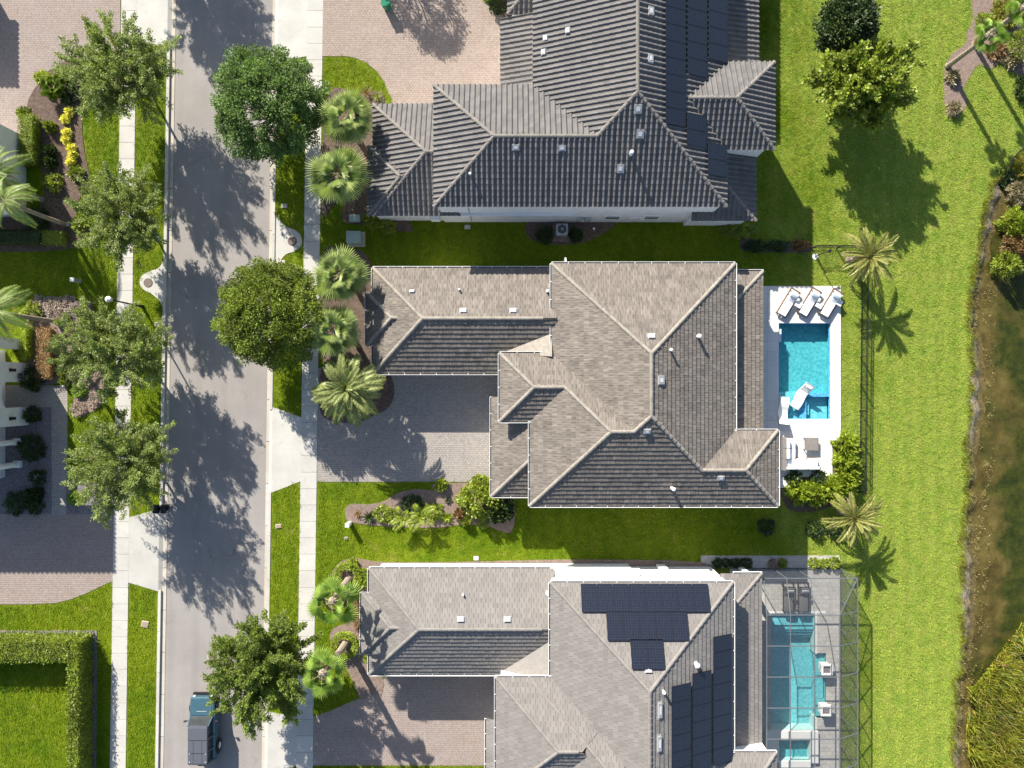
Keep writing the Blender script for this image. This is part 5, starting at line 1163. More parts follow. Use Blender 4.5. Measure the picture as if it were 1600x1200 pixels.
for i, (x, y, r_, h, lb) in enumerate(((55, 592, .8, 1.1, 'dark round bush at the entry pier'), (55, 648, .55, .8, 'dark bush in front of the second wall lantern'), (52, 700, .9, .7, 'shaded bush in front of the upper column'), (62, 745, .5, .6, 'shaded plant in the rock bed centre'), (50, 775, .55, .6, 'shaded plant near the drive, left of a pair'), (58, 790, .5, .6, 'shaded plant at the lower edge of the rock bed'), (30, 785, .8, .6, 'shaded plants at the bottom left of the rock bed'), (62, 770, .4, .5, 'shaded plant beside the pale rock strip'))):
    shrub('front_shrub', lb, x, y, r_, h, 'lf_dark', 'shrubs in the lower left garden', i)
for i, (x, y) in enumerate(((568, 908), (552, 880), (578, 1027), (574, 895))):
    shrub('yard_shrub', ['yellow-green shrub at the garage corner of the grey tile house', 'yellow-green shrub at the bend of the lower bed', 'small yellow shrub below the ring hedge', 'yellow-green shrub close to the lower gutter corner'][i], x, y, .4, .5, 'lf_bright', 'shrubs by the grey tile garage', i, .12, .07, 2600)
shrub('ground_cover', 'coppery ground cover along the grey tile garage', 560, 955, .45, .25, 'lf_red', None, 1, ry=1.2, rz=0)

# ---- pond edge
def blades(name, label, region, n, h, lmat, lean, seed, z=-.3, wb=.05, clump=1.3):
    """reed bed: stems in uneven clumps, joined as one mass"""
    r = random.Random(seed); m = MB(); k = 0
    cl = []
    while len(cl) < 90:
        x, y = r.uniform(region[0], region[1]), r.uniform(region[2], region[3])
        if x > region[4](y): cl.append((x, y, r.uniform(.6, 1.25)))
    while k < n:
        cx, cy, hh = r.choice(cl); x, y = cx + r.gauss(0, 7 * clump), cy + r.gauss(0, 7 * clump)
        if x < region[4](y): continue
        p = P(x, y, z); d = Vector((lean[0] + r.gauss(0, .45), lean[1] + r.gauss(0, .45), 1)).normalized(); l_ = h * hh * r.uniform(.6, 1.15)
        s = rv(r).cross(d).normalized() * wb / 2; mid = p + d * l_ * .6; tip = p + d * l_ + Vector((d.x, d.y, 0)) * l_ * .3
        m.add([p - s, p + s, mid + s * .8, tip, mid - s * .8], [(0, 1, 2, 4), (4, 2, 3)]); k += 1
    o = m.build(name, MT[lmat]); tag(o, label, 'reeds'); return stuff(o)
blades('reeds', 'thick yellow-green reed bed at the lower right pond edge', (1508, 1690, 985, 1260, lambda y: 1525 + (1075 - y) * .75 if y < 1075 else 1514), 30000, 1.0, 'lf_reed', (.25, -.1), 3, -.3, .065)
for i, (x, y, r_, h, mt, lb) in enumerate(((1585, 350, 1.0, 1.5, 'lf_bright', 'bright yellow-green bush over the water'), (1572, 415, .9, 1.1, 'lf_mid', 'green bush at the water just above the brown shallows'), (1588, 385, .9, 1.2, 'lf_red', 'rusty bush between the two green ones at the pond'), (1592, 300, .8, .9, 'lf_straw', 'straw-grey scrub at the pond corner'),
        (1590, 75, 1.1, 1.8, 'lf_mid', 'green bush at the right edge on the sandy bank'), (1555, 80, .6, .5, 'lf_red', 'dry brown tussock under the bank palm'), (1578, 95, .6, .5, 'lf_straw', 'dry pale tussock by the sandy bank'), (1487, 122, .45, .4, 'lf_straw', 'dry tussock at the foot of the long-trunked palm'), (1489, 172, .45, .45, 'lf_straw', 'dry tussock at the lower end of the bare bed'),
        (1568, 25, 1.0, .8, 'lf_reed', 'yellow grass clump at the top right'), (1535, 35, .5, .6, 'lf_mid', 'small green clump on the bare sand at the top'), (1598, 260, .9, .7, 'lf_reed', 'yellow scrub at the right edge above the pond'), (1570, 275, .6, .5, 'lf_dark', 'dark scrub at the top of the pond'), (1602, 140, .9, 1.2, 'lf_dark', 'dark scrub on the right edge below the green bush'))):
    shrub('bank_shrub', lb, x, y, r_, h, mt, 'scrub along the pond', i, .24, .08, 1500, z=-.3 if x > shore(y) else .02)

def fringe(name, label, n, lo, hi, h, lmat, seed, wb=.03):
    """ragged tufts along the waterline"""
    r = random.Random(seed); m = MB(); cl = [(r.uniform(255, 1230), r.uniform(lo, hi)) for _ in range(230)]
    for _ in range(n):
        y, o_ = r.choice(cl); y += r.gauss(0, 5); x = shore(y) + wob(y) + o_ + r.gauss(0, 2.2); z = .0 if x < shore(y) + wob(y) else -.12 if x < shore(y) + 9 else -.34
        p = P(x, y, z); d = Vector((r.gauss(.2, .5), r.gauss(-.1, .5), .8)).normalized(); l_ = h * r.uniform(.5, 1.3); s_ = rv(r).cross(d).normalized() * wb / 2
        m.add([p - s_, p + s_, p + d * l_], [(0, 1, 2)])
    o = m.build(name, MT[lmat]); tag(o, label, 'grass'); return stuff(o)
fringe('bank_grass', 'rough yellow-green grass hanging over the lawn edge at the pond', 11000, -8, 4, .24, 'lf_reed', 71)
fringe('water_weed', 'scattered pale weed lying in the shallow water near the bank', 1500, 16, 44, .13, 'lf_scum', 72, .035)
fringe('dry_bank_grass', 'dry straw grass along the bare strip of the bank', 1800, 0, 12, .18, 'lf_scum', 73)

# ================================================================== POOLS AND DECKS
def X_(px): return PX(px)
def slabs(root, x0, x1, y0, y1, nx, ny, z, mat, name='paving_slab', g=.014):
    """ground-pixel rectangle paved with separate slabs that share one mesh"""
    a, b = P(x0, y1), P(x1, y0); w, d = (b.x - a.x) / nx, (b.y - a.y) / ny
    me = MB().box((0, 0, -.05), (w - g, d - g, .1)).mesh(name, MT[mat])
    for i in range(nx):
        for j in range(ny): obj(name, me, root, (a.x + w * (i + .5), a.y + d * (j + .5), z + rnd.uniform(-.0015, .0015)))
def bedbox(x0, x1, y0, y1, z, mat, name, root):
    a, b = P(x0, y1), P(x1, y0); return MB().bbox(a.x, b.x, a.y, b.y, -.06, z).build(name, MT[mat], root)
dk = struct(obj('pool_deck', None))
for x0, x1, y0, y1, nx, ny in ((1150, 1313, 447, 503, 10, 4), (1150, 1214, 503, 657, 4, 10), (1299, 1313, 503, 657, 1, 10), (1150, 1313, 657, 688, 10, 2), (1150, 1300, 688, 745, 9, 4), (1150, 1232, 745, 762, 5, 1)):
    slabs(dk, x0, x1, y0, y1, nx, ny, .1, 'deck'); bedbox(x0 + .3, x1 - .3, y0 + .3, y1 - .3, .085, 'concrete', 'deck_base', dk)
dk2 = struct(obj('pool_deck', None))
pv2 = MB()
for x0, x1, y0, y1 in ((1140, 1312, 888, 954), (1290, 1312, 954, 1240), (1140, 1196, 954, 1240), (1276, 1290, 954, 1020), (1276, 1290, 1122, 1240), (1196, 1276, 1190, 1240)):
    a, b = P(x0, y1), P(x1, y0); pv2.bbox(a.x, b.x, a.y, b.y, -.06, .06)
pv2.build('paving', MT['pave_white'], dk2)

def rect(x0, x1, y0, y1):
    a, b = P(x0, y1), P(x1, y0); return a.x, b.x, a.y, b.y
def basin(x0, x1, y0, y1, depth, mat, root, name='basin', top=.08):
    a0, a1, c0, c1 = rect(x0, x1, y0, y1); m = MB(); z = -depth
    m.quad((a0, c0, z), (a1, c0, z), (a1, c1, z), (a0, c1, z))
    for p, q in (((a0, c0), (a1, c0)), ((a1, c0), (a1, c1)), ((a1, c1), (a0, c1)), ((a0, c1), (a0, c0))): m.quad((*p, top), (*q, top), (*q, z), (*p, z))
    return m.build(name, MT[mat], root)
def bx(x0, x1, y0, y1, z0, z1): a = rect(x0, x1, y0, y1); return MB().bbox(*a, z0, z1)

# pool of the middle house
p1 = thing('swimming_pool', 'rectangular turquoise pool in the white deck with a corner spa', 'pool', (0, 0, 0))
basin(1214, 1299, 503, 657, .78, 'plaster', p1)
for (x0, x1, y0, y1) in ((1213, 1216, 502, 657), (1297, 1300, 502, 657), (1216, 1297, 502, 505), (1216, 1297, 655, 658)):
    bx(x0, x1, y0, y1, -.1, .106).build('coping', MT['deck'], p1)
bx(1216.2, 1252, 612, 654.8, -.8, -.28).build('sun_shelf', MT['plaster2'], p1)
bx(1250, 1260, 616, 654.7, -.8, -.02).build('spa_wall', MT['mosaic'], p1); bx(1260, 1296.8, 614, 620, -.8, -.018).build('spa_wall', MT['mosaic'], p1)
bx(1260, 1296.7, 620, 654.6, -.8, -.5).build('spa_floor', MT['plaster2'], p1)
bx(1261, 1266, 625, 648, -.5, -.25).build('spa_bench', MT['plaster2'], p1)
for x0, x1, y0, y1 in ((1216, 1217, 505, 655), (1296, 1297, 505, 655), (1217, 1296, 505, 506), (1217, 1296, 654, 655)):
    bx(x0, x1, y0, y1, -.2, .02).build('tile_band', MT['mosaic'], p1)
bx(1217.5, 1221, 514, 534, -.05, .0).build('pool_skimmer', MT['pillow'], p1)
for x in (1234, 1257): MB().cyl(P(x, 524, -.775), .09, .01, 16).build('floor_drain', MT['plaster2'], p1)
w = MB(); a = rect(1216, 1297, 505, 655); w.quad((a[0], a[2], -.01), (a[1], a[2], -.01), (a[1], a[3], -.01), (a[0], a[3], -.01)); w.build('water', MT['pool'], p1)

# pool of the lower house with raised spa
p2 = thing('swimming_pool', 'pale blue pool with steps and spa inside the screen cage', 'pool', (0, 0, 0))
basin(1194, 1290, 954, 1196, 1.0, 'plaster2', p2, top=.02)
bx(1194.2, 1204, 954.2, 1146, -.95, .055).build('pool_ledge', MT['pave_white'], p2)
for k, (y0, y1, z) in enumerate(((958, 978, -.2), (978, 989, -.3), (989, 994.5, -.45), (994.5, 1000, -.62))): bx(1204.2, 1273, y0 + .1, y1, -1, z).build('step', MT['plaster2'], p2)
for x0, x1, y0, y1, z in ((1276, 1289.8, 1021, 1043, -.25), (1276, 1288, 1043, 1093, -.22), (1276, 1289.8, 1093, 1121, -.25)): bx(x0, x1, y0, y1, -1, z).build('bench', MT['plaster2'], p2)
for x0, x1, y0, y1 in ((1194.3, 1289.7, 954.3, 958), (1273, 1276, 958, 1021), (1273, 1276, 1121, 1140)): bx(x0, x1, y0, y1, -1, .075).build('coping', MT['deck'], p2)
bx(1194.3, 1276, 1140, 1153, -1, .32).build('spa_wall', MT['deck'], p2); bx(1194.3, 1215, 1153, 1189, -1, .319).build('spa_wall', MT['deck'], p2)
bx(1264, 1276, 1153, 1189, -1, .321).build('spa_wall', MT['deck'], p2); bx(1215, 1264, 1186, 1195.8, -1, .318).build('spa_wall', MT['deck'], p2)
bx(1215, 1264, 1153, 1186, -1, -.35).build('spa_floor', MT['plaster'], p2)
w = MB(); a = rect(1204, 1290, 958, 1140); w.quad((a[0], a[2], -.02), (a[1], a[2], -.02), (a[1], a[3], -.02), (a[0], a[3], -.02)); w.build('water', MT['pool'], p2)
w = MB(); a = rect(1215, 1264, 1153, 1186); w.quad((a[0], a[2], .22), (a[1], a[2], .22), (a[1], a[3], .22), (a[0], a[3], .22)); w.build('spa_water', MT['pool'], p2)

# screen cage
cg = thing('screen_enclosure', 'white-framed insect screen cage over the lower pool', 'screen enclosure')
def cpt(px, z): return (px - 800) * (H - z) / H / S
def cpy(py, z): return (600 - py) * (H - z) / H / S
zt_, ze_ = 3.6, 2.8
xE, yN = PX(1312), PY(888); xT = [cpt(v, zt_) for v in (1198, 1235, 1273, 1312)]; yT = [cpy(v, zt_) for v in (961, 1009.5, 1058, 1106.5, 1155, 1203.5, 1252)]
xW = cpt(1193, ze_); yS = yT[-1]
def beam(a, b, w=.075, name='beam'): MB().bar(a, b, w * .85, w * .85).build(name, MT['cage'], cg)
for x in xT: beam((x, yT[0], zt_), (x, yS, zt_), .06)
for y in yT: beam((xT[0], y, zt_ + .003), (xT[-1], y, zt_ + .003), .065)
for y in yT: beam((xE, y, ze_), (xT[-1], y, zt_ + .002), .055, 'rafter'); beam((xE, y, 0), (xE, y, ze_), .06, 'post')
xe_ = [cpt(v, ze_) for v in (1193, 1229, 1267)] + [xE]
for a, b in zip(xe_, xT): beam((a, yN, ze_), (b, yT[0], zt_ + .001), .05, 'rafter'); beam((a, yN, 0), (a, yN, ze_), .06, 'post')
beam((xE, yN, ze_), (xE, yS, ze_), .07, 'eave_beam'); beam((xW, yN, ze_ + .002), (xE, yN, ze_ + .002), .07, 'eave_beam'); beam((xE, yN, .1), (xE, yS, .1), .06, 'sill'); beam((xW, yN, .1), (xE, yN, .1), .06, 'sill')
beam((xE, yN, ze_ - .2), (xE, yT[0], .2), .04, 'brace'); beam((xE, yT[0], ze_ - .2), (xE, yT[1], 1.2), .04, 'brace')
def scr(*p): m = MB(); m.add(p, [tuple(range(len(p)))]); m.build('screen_panel', MT['screen'], cg)
for i in range(3):
    for y0, y1 in zip(yT, yT[1:]): scr((xT[i], y0, zt_), (xT[i + 1], y0, zt_), (xT[i + 1], y1, zt_), (xT[i], y1, zt_))
    scr((xe_[i], yN, ze_), (xe_[i + 1], yN, ze_), (xT[i + 1], yT[0], zt_), (xT[i], yT[0], zt_)); scr((xe_[i], yN, .1), (xe_[i + 1], yN, .1), (xe_[i + 1], yN, ze_), (xe_[i], yN, ze_))
scr((xE, yN, ze_), (xE, yT[0], ze_), (xT[-1], yT[0], zt_)); scr((xE, yN, .1), (xE, yT[0], .1), (xE, yT[0], ze_), (xE, yN, ze_))
for y0, y1 in zip(yT, yT[1:]): scr((xE, y0, ze_), (xE, y1, ze_), (xT[-1], y1, zt_), (xT[-1], y0, zt_)); scr((xE, y0, .1), (xE, y1, .1), (xE, y1, ze_), (xE, y0, ze_))

# ================================================================== FURNITURE
def rbox(mb, c, s, b=.04):
    """cushion: box with softened edges"""
    x, y, z = s[0] / 2, s[1] / 2, s[2] / 2; bm = bmesh.new(); bmesh.ops.create_cube(bm, size=1)
    bmesh.ops.scale(bm, vec=s, verts=bm.verts); bmesh.ops.bevel(bm, geom=bm.edges[:], offset=min(b, min(s) * .45), segments=3, affect='EDGES', profile=.5)
    bm.verts.index_update(); mb.add([Vector(c) + v.co for v in bm.verts], [tuple(v.index for v in f.verts) for f in bm.faces]); bm.free(); return mb
_ld = {}
def lounger(label, px, py, rz, fm, cm, group, s=1.0):
    """sun lounger, head towards +y"""
    t = thing('sun_lounger', label, 'sun lounger', P(px, py, .1), rz, group, s)
    k = (fm, cm)
    if k not in _ld:
        fr = MB()
        for x in (-.36, .36): fr.bar((x, -1.0, .27), (x, 1.02, .27), .08, .08)
        fr.bar((-.36, -1.0, .27), (.36, -1.0, .27), .08, .08); fr.bar((-.36, 1.02, .27), (.36, 1.02, .27), .08, .08)
        for y in (-.7, -.3, .1, .5): fr.bar((-.35, y, .26), (.35, y, .26), .04, .03)
        lg = MB().box((0, 0, .12), (.05, .05, .24))
        cu = MB(); rbox(cu, (0, -.45, .35), (.6, 1.1, .1)); 
        bk = MB(); rbox(bk, (0, 0, 0), (.6, .78, .1)); pw = MB(); rbox(pw, (0, 0, 0), (.5, .26, .1), .045)
        _ld[k] = [fr.mesh('frame', MT[fm]), lg.mesh('leg', MT[fm]), cu.mesh('seat_cushion', MT[cm], True), bk.mesh('back_cushion', MT[cm], True), pw.mesh('pillow', MT['pillow' if cm == 'fabric' else 'grey'], True)]
    fr, lg, cu, bk, pw = _ld[k]
    obj('frame', fr, t); obj('seat_cushion', cu, t); obj('back_cushion', bk, t, (0, .42, .53), (R(32), 0, 0)); obj('pillow', pw, t, (0, .5, .67), (R(32), 0, 0))
    for x in (-.34, .34):
        for y in (-.95, .97): obj('leg', lg, t, (x, y, 0))
    return t
GLn = 'white loungers by the blue pool'
lounger('left white sun lounger by the blue pool, its head in the roof shadow', 1229, 474, R(-31), 'bronze', 'fabric', GLn, 1.0)
lounger('middle white sun lounger between the two small white tables', 1262, 473.5, R(-31), 'bronze', 'fabric', GLn, 1.0)
lounger('right white sun lounger at the lawn edge of the deck', 1295, 475, R(-31), 'bronze', 'fabric', GLn, 1.0)
GL2 = 'dark loungers in the screen cage'
lounger('dark grey lounger under the screen cage on the left', 1229, 931, 0, 'black', 'charcoal', GL2, 1.0)
lounger('dark grey lounger under the screen cage on the right', 1252, 931, 0, 'black', 'charcoal', GL2, 1.0)
def side_table(label, px, py, rz):
    t = thing('side_table', label, 'side table', P(px, py, .1), rz, 'small white tables between the loungers')
    rbox(MB(), (0, 0, .4), (.46, .42, .05), .015).build('table_top', MT['white'], t)
    for x in (-.19, .19): MB().box((x, 0, .19), (.04, .36, .37)).build('leg', MT['white'], t)
side_table('small white side table between left and middle lounger', 1244, 477, R(-31)); side_table('small white side table between middle and right lounger', 1276, 478, R(-31))
side_table('small white side table at the right of the last lounger', 1306.5, 474, R(-31))
def ledge(label, px, py, rz, z):
    """moulded in-pool chaise: S-curved shell"""
    t = thing('ledge_lounger', label, 'pool lounger', P(px, py, z), rz, 'moulded white loungers in the pool'); m = MB()
    prof = [(-.95, .22), (-.75, .3), (-.5, .34), (-.25, .27), (0, .16), (.2, .15), (.4, .24), (.6, .42), (.8, .62), (.95, .76)]
    for s in (-1, 1): pass
    L = [(x, y, zz + .1) for y, zz in prof for x in (-.33, .33)] + [(x, y, max(0, zz - .06 if i not in (4, 5) else 0)) for i, (y, zz) in enumerate(prof) for x in (-.33, .33)]
    n = len(prof); fs = []
    for i in range(n - 1):
        a = 2 * i; b = 2 * n + 2 * i
        fs += [(a, a + 1, a + 3, a + 2), (b, b + 2, b + 3, b + 1), (a, a + 2, b + 2, b), (a + 1, b + 1, b + 3, a + 3)]
    fs += [(0, 2 * n, 2 * n + 1, 1), (2 * n - 2, 2 * n - 1, 4 * n - 1, 4 * n - 2)]
    m.add(L, fs); m.build('shell', MT['white'], t)
    MB().box((0, .1, -.06), (.5, .7, .24)).build('foot', MT['white'], t)
    rbox(MB(), (0, .78, .74), (.46, .2, .08), .035).build('headrest', MT['fabric'], t)
ledge('moulded white lounger standing slantwise on the pool shelf', 1250, 619, R(-32), -.1); ledge('moulded white lounger at the pool wall touching the deck', 1222, 641, R(174), -.06)
# sectional sofa
sf = thing('sectional_sofa', 'white L-shaped outdoor sofa with wooden back on the deck', 'sofa', P(1221, 735, .1))
def sfp(x0, x1, y0, y1, z0, z1, name, mat, soft=True):
    a = rect(x0, x1, y0, y1); o = P(1221, 735); c = ((a[0] + a[1]) / 2 - o.x, (a[2] + a[3]) / 2 - o.y, (z0 + z1) / 2); s_ = (a[1] - a[0], a[3] - a[2], z1 - z0)
    (rbox(MB(), c, s_, .06) if soft else MB().box(c, s_)).build(name, MT[mat], sf, soft)
sfp(1218, 1274, 715, 732, .08, .26, 'base', 'bronze', False); sfp(1218, 1238, 684, 716, .08, .258, 'base', 'bronze', False)
for i, (y0, y1) in enumerate(((682, 699), (699.3, 715.5), (715.8, 733))): sfp(1217, 1222.5, y0, y1, .2, .72, 'back_board', 'teak', False)
for y0, y1 in ((684, 699.5), (700, 715.5)): sfp(1228, 1239, y0, y1, .26, .45, 'seat_cushion', 'fabric'); sfp(1223, 1228, y0, y1, .26, .78, 'back_cushion', 'fabric')
for x0, x1 in ((1223, 1239.5), (1240, 1256.5), (1257, 1274)): sfp(x0, x1, 715.8, 727, .26, .45, 'seat_cushion', 'fabric'); sfp(x0, x1, 727.2, 732, .26, .76, 'back_cushion', 'fabric')
tb = thing('coffee_table', 'slatted greige coffee table in front of the outdoor sofa', 'table', P(1264, 693, .1))
for i in range(11): MB().box((-.45 + i * .09, 0, .36), (.075, .9, .03)).build('slat', MT['teak'], tb)
for x in (-.42, .42): MB().box((x, 0, .33), (.05, .88, .04)).build('rail', MT['bronze'], tb)
for x in (-.42, .42):
    for y in (-.4, .4): MB().box((x, y, .155), (.05, .05, .31)).build('leg', MT['bronze'], tb)
def pedestal(label, px, py):
    t = thing('fire_bowl', label, 'fire bowl', P(px, py, .06), 0, 'square pedestals at the screened pool')
    MB().box((0, 0, .3), (.6, .6, .6)).build('pedestal', MT['deck'], t)
    r = MB()
    for a, b, c, d in ((-.38, .38, .26, .38), (-.38, .38, -.38, -.26), (-.38, -.26, -.26, .26), (.26, .38, -.26, .26)): r.bbox(a, b, c, d, .6, .76)
    r.build('rim', MT['white'], t); MB().box((0, 0, .63), (.52, .52, .05)).build('lava_rock', MT['rock'], t)
pedestal('upper white square fire bowl beside the screened pool', 1285, 1040); pedestal('lower white square fire bowl beside the screened pool', 1284, 1103)

# ================================================================== FENCES
def fence(label, a, b, h=1.15):
    A, B = P(*a), P(*b); d = B - A; L = d.length; t = thing('fence', label, 'fence', A); n = max(1, round(L / 1.85))
    for i in range(n + 1): MB().box(d * i / n + Vector((0, 0, h / 2 + .03)), (.065, .065, h + .06)).build('post', MT['black'], t)
    for z in (.15, h - .18, h): MB().bar(Vector((0, 0, z)), d + Vector((0, 0, z)), .04, .035).build('rail', MT['black'], t)
    m = MB(); k = int(L / .11)
    for i in range(k): m.box(d * (i + .5) / k + Vector((0, 0, h / 2 + .04)), (.018, .018, h - .08))
    stuff(m.build('pickets', MT['black'], t))
fence('long black picket fence along the lawn beside the pool deck', (1346, 390), (1342, 768)); fence('short black picket fence behind the palm, north of the loungers', (1268, 388), (1345, 388))
pt = thing('garden_shower', 'slim dark post on a white round base north of the loungers', 'post', P(1273, 401))
MB().cyl((0, 0, 0), .22, .06, 20).build('base', MT['white'], pt); MB().cyl((0, 0, .06), .035, 1.65, 10).build('pole', MT['black'], pt)
hd = MB(); hd.bar((0, 0, 1.68), (.35, .1, 1.74), .05); hd.cyl((.35, .1, 1.7), .12, .03, 14); hd.build('shower_head', MT['black'], pt)

# ================================================================== STREET FURNITURE
lp = thing('street_lamp', 'street lamp with a white round head leaning over the left sidewalk', 'street lamp', P(223, 479))
m = MB(); m.tube([(0, 0, 0), (0, 0, .5), (0, 0, .55), (0, 0, 4.2)], [.13, .11, .06, .05], 12); m.build('pole', MT['black'], lp)
m = MB(); m.tube([(0, 0, 4.2), (0, 0, 4.3), (0, 0, 4.55), (0, 0, 4.62)], [.09, .15, .18, .1], 20); m.build('lamp_head', MT['alum'], lp)
m = MB(); m.tube([(0, 0, 4.62), (0, 0, 4.7), (0, 0, 4.78)], [.21, .17, .04], 20); m.build('lamp_cap', MT['white'], lp)
mb_ = thing('mailbox', 'pair of black mailboxes on a post at the left kerb', 'mailbox', P(262, 791))
MB().box((0, 0, .5), (.12, .12, 1.0)).build('post', MT['black'], mb_); MB().box((0, 0, .05), (.3, .3, .1)).build('post_base', MT['black'], mb_)
for x, s_ in ((-.3, 1), (.22, .86)):
    q = MB(); n = 10
    pr = [(.2 * s_ * math.cos(math.pi * k / n), 1.22 + .16 * math.sin(math.pi * k / n)) for k in range(n + 1)] + [(-.2 * s_, 1.0), (.2 * s_, 1.0)]
    v = [(x + a, y, z) for y in (-.28, .28) for a, z in pr]; k = len(pr)
    q.add(v, [tuple(reversed(range(k))), tuple(range(k, 2 * k))] + [(i, (i + 1) % k, k + (i + 1) % k, k + i) for i in range(k)]); bxm = q.build('letter_box', MT['black'], mb_)
    MB().box((x, -.3, 1.16), (.3 * s_, .02, .26)).build('door', MT['iron'], bxm)
MB().box((0, 0, .98), (1.0, .3, .05)).build('shelf', MT['black'], mb_)
def plate(label, px, py, rz=0, w=.42, d=.3, mat='clay'):
    t = thing('utility_box', label, 'utility box', P(px, py, 0), rz, 'small utility boxes in the grass')
    rbox(MB(), (0, 0, .03), (w, d, .1), .02).build('box', MT['gutterpan'], t); rbox(MB(), (0, 0, .085), (w * .84, d * .8, .02), .006).build('lid', MT[mat], t)
plate('small pale utility lid above the right drain pad', 444.5, 322, 0, mat='concrete'); plate('small pale utility lid below the right drain pad', 441.5, 410, 0, mat='concrete')
plate('small pale utility lid under the street tree above the left drain pad', 245, 373, 0, mat='concrete'); plate('grey utility lid half under the tree below the left drain pad', 247, 507, 0, mat='rock')
plate('orange-tan utility lid in the verge below the middle drive', 435.5, 822, .1); plate('grey-tan utility lid, turned a little, in the lower left verge', 227, 975, -.2, .5, .45)
plate('small pale box at the shaded white wall of the top house', 730.5, 355, 0, mat='concrete'); plate('small white box at the edge of the narrow bed by the grey tile house', 744, 872, 0, .36, .3, 'white')
plate('little dark valve lid in the lawn below the white post', 541, 841, 0, .26, .2, 'iron')
t_ = thing('manhole_cover', 'iron manhole cover in the asphalt half under the tree by the blue car', 'manhole cover', P(331, 1027, -.12)); MB().cyl((0, 0, 0), .36, .012, 26).build('rim', MT['gutterpan'], t_); MB().cyl((0, 0, .012), .31, .008, 26).build('lid', MT['iron'], t_)
tr = thing('transformer', 'green-grey transformer cabinet on a pad beside the sidewalk', 'transformer', P(556, 374))
MB().box((.05, -.02, .05), (1.25, 1.05, .1)).build('pad', MT['gutterpan'], tr); c = MB(); rbox(c, (0, 0, .5), (1.0, .85, .8), .03); cb = c.build('cabinet', MT['xfmr'], tr)
MB().box((0, .05, .912), (.96, .4, .03)).build('lid', MT['xfmr'], cb); MB().box((-.02, -.435, .5), (.02, .02, .7)).build('door_seam', MT['black'], cb)
bn = thing('storage_bench', 'dark blue-green box in the bed by the top house garage', 'box', P(556, 343)); MB().box((0, 0, .22), (.7, .45, .44)).build('body', MT['xfmr'], bn); MB().box((0, 0, .46), (.76, .5, .04)).build('lid', MT['xfmr'], bn)
def pedest(label, px, py, w, h, mat):
    t = thing('utility_post', label, 'utility post', P(px, py)); rbox(MB(), (0, 0, h / 2), (w, w, h), .03).build('housing', MT[mat], t); rbox(MB(), (0, 0, h + .02), (w * 1.12, w * 1.12, .06), .02).build('cap', MT['white'], t)
pedest('white utility post casting a dark shadow at the left end of the middle bed', 547, 817, .26, .95, 'white')
pedest('white utility post standing on the left lawn at the shadow edge', 125.5, 440, .26, 1.0, 'xfmr')
ac = thing('air_conditioner', 'grey air conditioner with round fan at the shaded wall of the top house', 'air conditioner', P(877, 362)); 
MB().box((0, -.12, .05), (1.25, 1.2, .1)).build('pad', MT['palemulch'], ac); c = MB(); rbox(c, (0, 0, .5), (.8, .8, .8), .05); c.build('cabinet', MT['grey'], ac)
MB().cyl((0, 0, .9), .31, .012, 24).build('fan_opening', MT['black'], ac)
g = MB()
for k in range(4): g.tube([(.08 * (k + 1) * math.cos(a * .3142), .08 * (k + 1) * math.sin(a * .3142), .925) for a in range(21)], .007, 4, False)
for k in range(6): g.bar((0, 0, .925), (.33 * math.cos(k * 1.047), .33 * math.sin(k * 1.047), .925), .012)
g.build('grille', MT['grey'], ac); MB().cyl((0, 0, .915), .09, .03, 14).build('fan_motor', MT['grey'], ac)
def pathlight(label, px, py):
    t = thing('path_light', label, 'path light', P(px, py), 0, 'garden path lights'); MB().cyl((0, 0, 0), .02, .4, 8).build('stake', MT['black'], t); MB().cyl((0, 0, .4), .09, .07, 14, .03).build('shade', MT['white'], t)
pathlight('little white path light by the clipped green balls', 104, 603.5); pathlight('little white light in the bed by the air conditioner', 927, 359)
fl = thing('flood_light', 'small blue-grey flood light at the foot of the smooth palm', 'flood light', P(107, 352)); MB().box((0, 0, .15), (.3, .22, .2)).build('housing', MT['grey'], fl); MB().box((0, 0, .03), (.1, .1, .06)).build('stake', MT['black'], fl)
st_ = thing('stone_marker', 'narrow pale stone slab standing in the shaded rock bed', 'stone', P(59, 744)); rbox(MB(), (0, 0, .2), (.2, .45, .4), .04).build('slab', MT['grey'], st_)
bn = thing('wheeled_bin', 'emerald green wheeled bin cut by the top edge on the tan drive', 'bin', P(606, 14), .2)
m = MB(); m.tube([(0, 0, .08), (0, 0, .95)], [.27, .36], 4); m.build('body', MT['bin'], bn); rbox(MB(), (0, 0, .99), (.6, .6, .08), .03).build('lid', MT['bin'], bn)
for s_ in (-.2, .2): MB().tube([(s_ - .03, .25, .1), (s_ + .03, .25, .1)], .1, 14).build('wheel', MT['black'], bn)

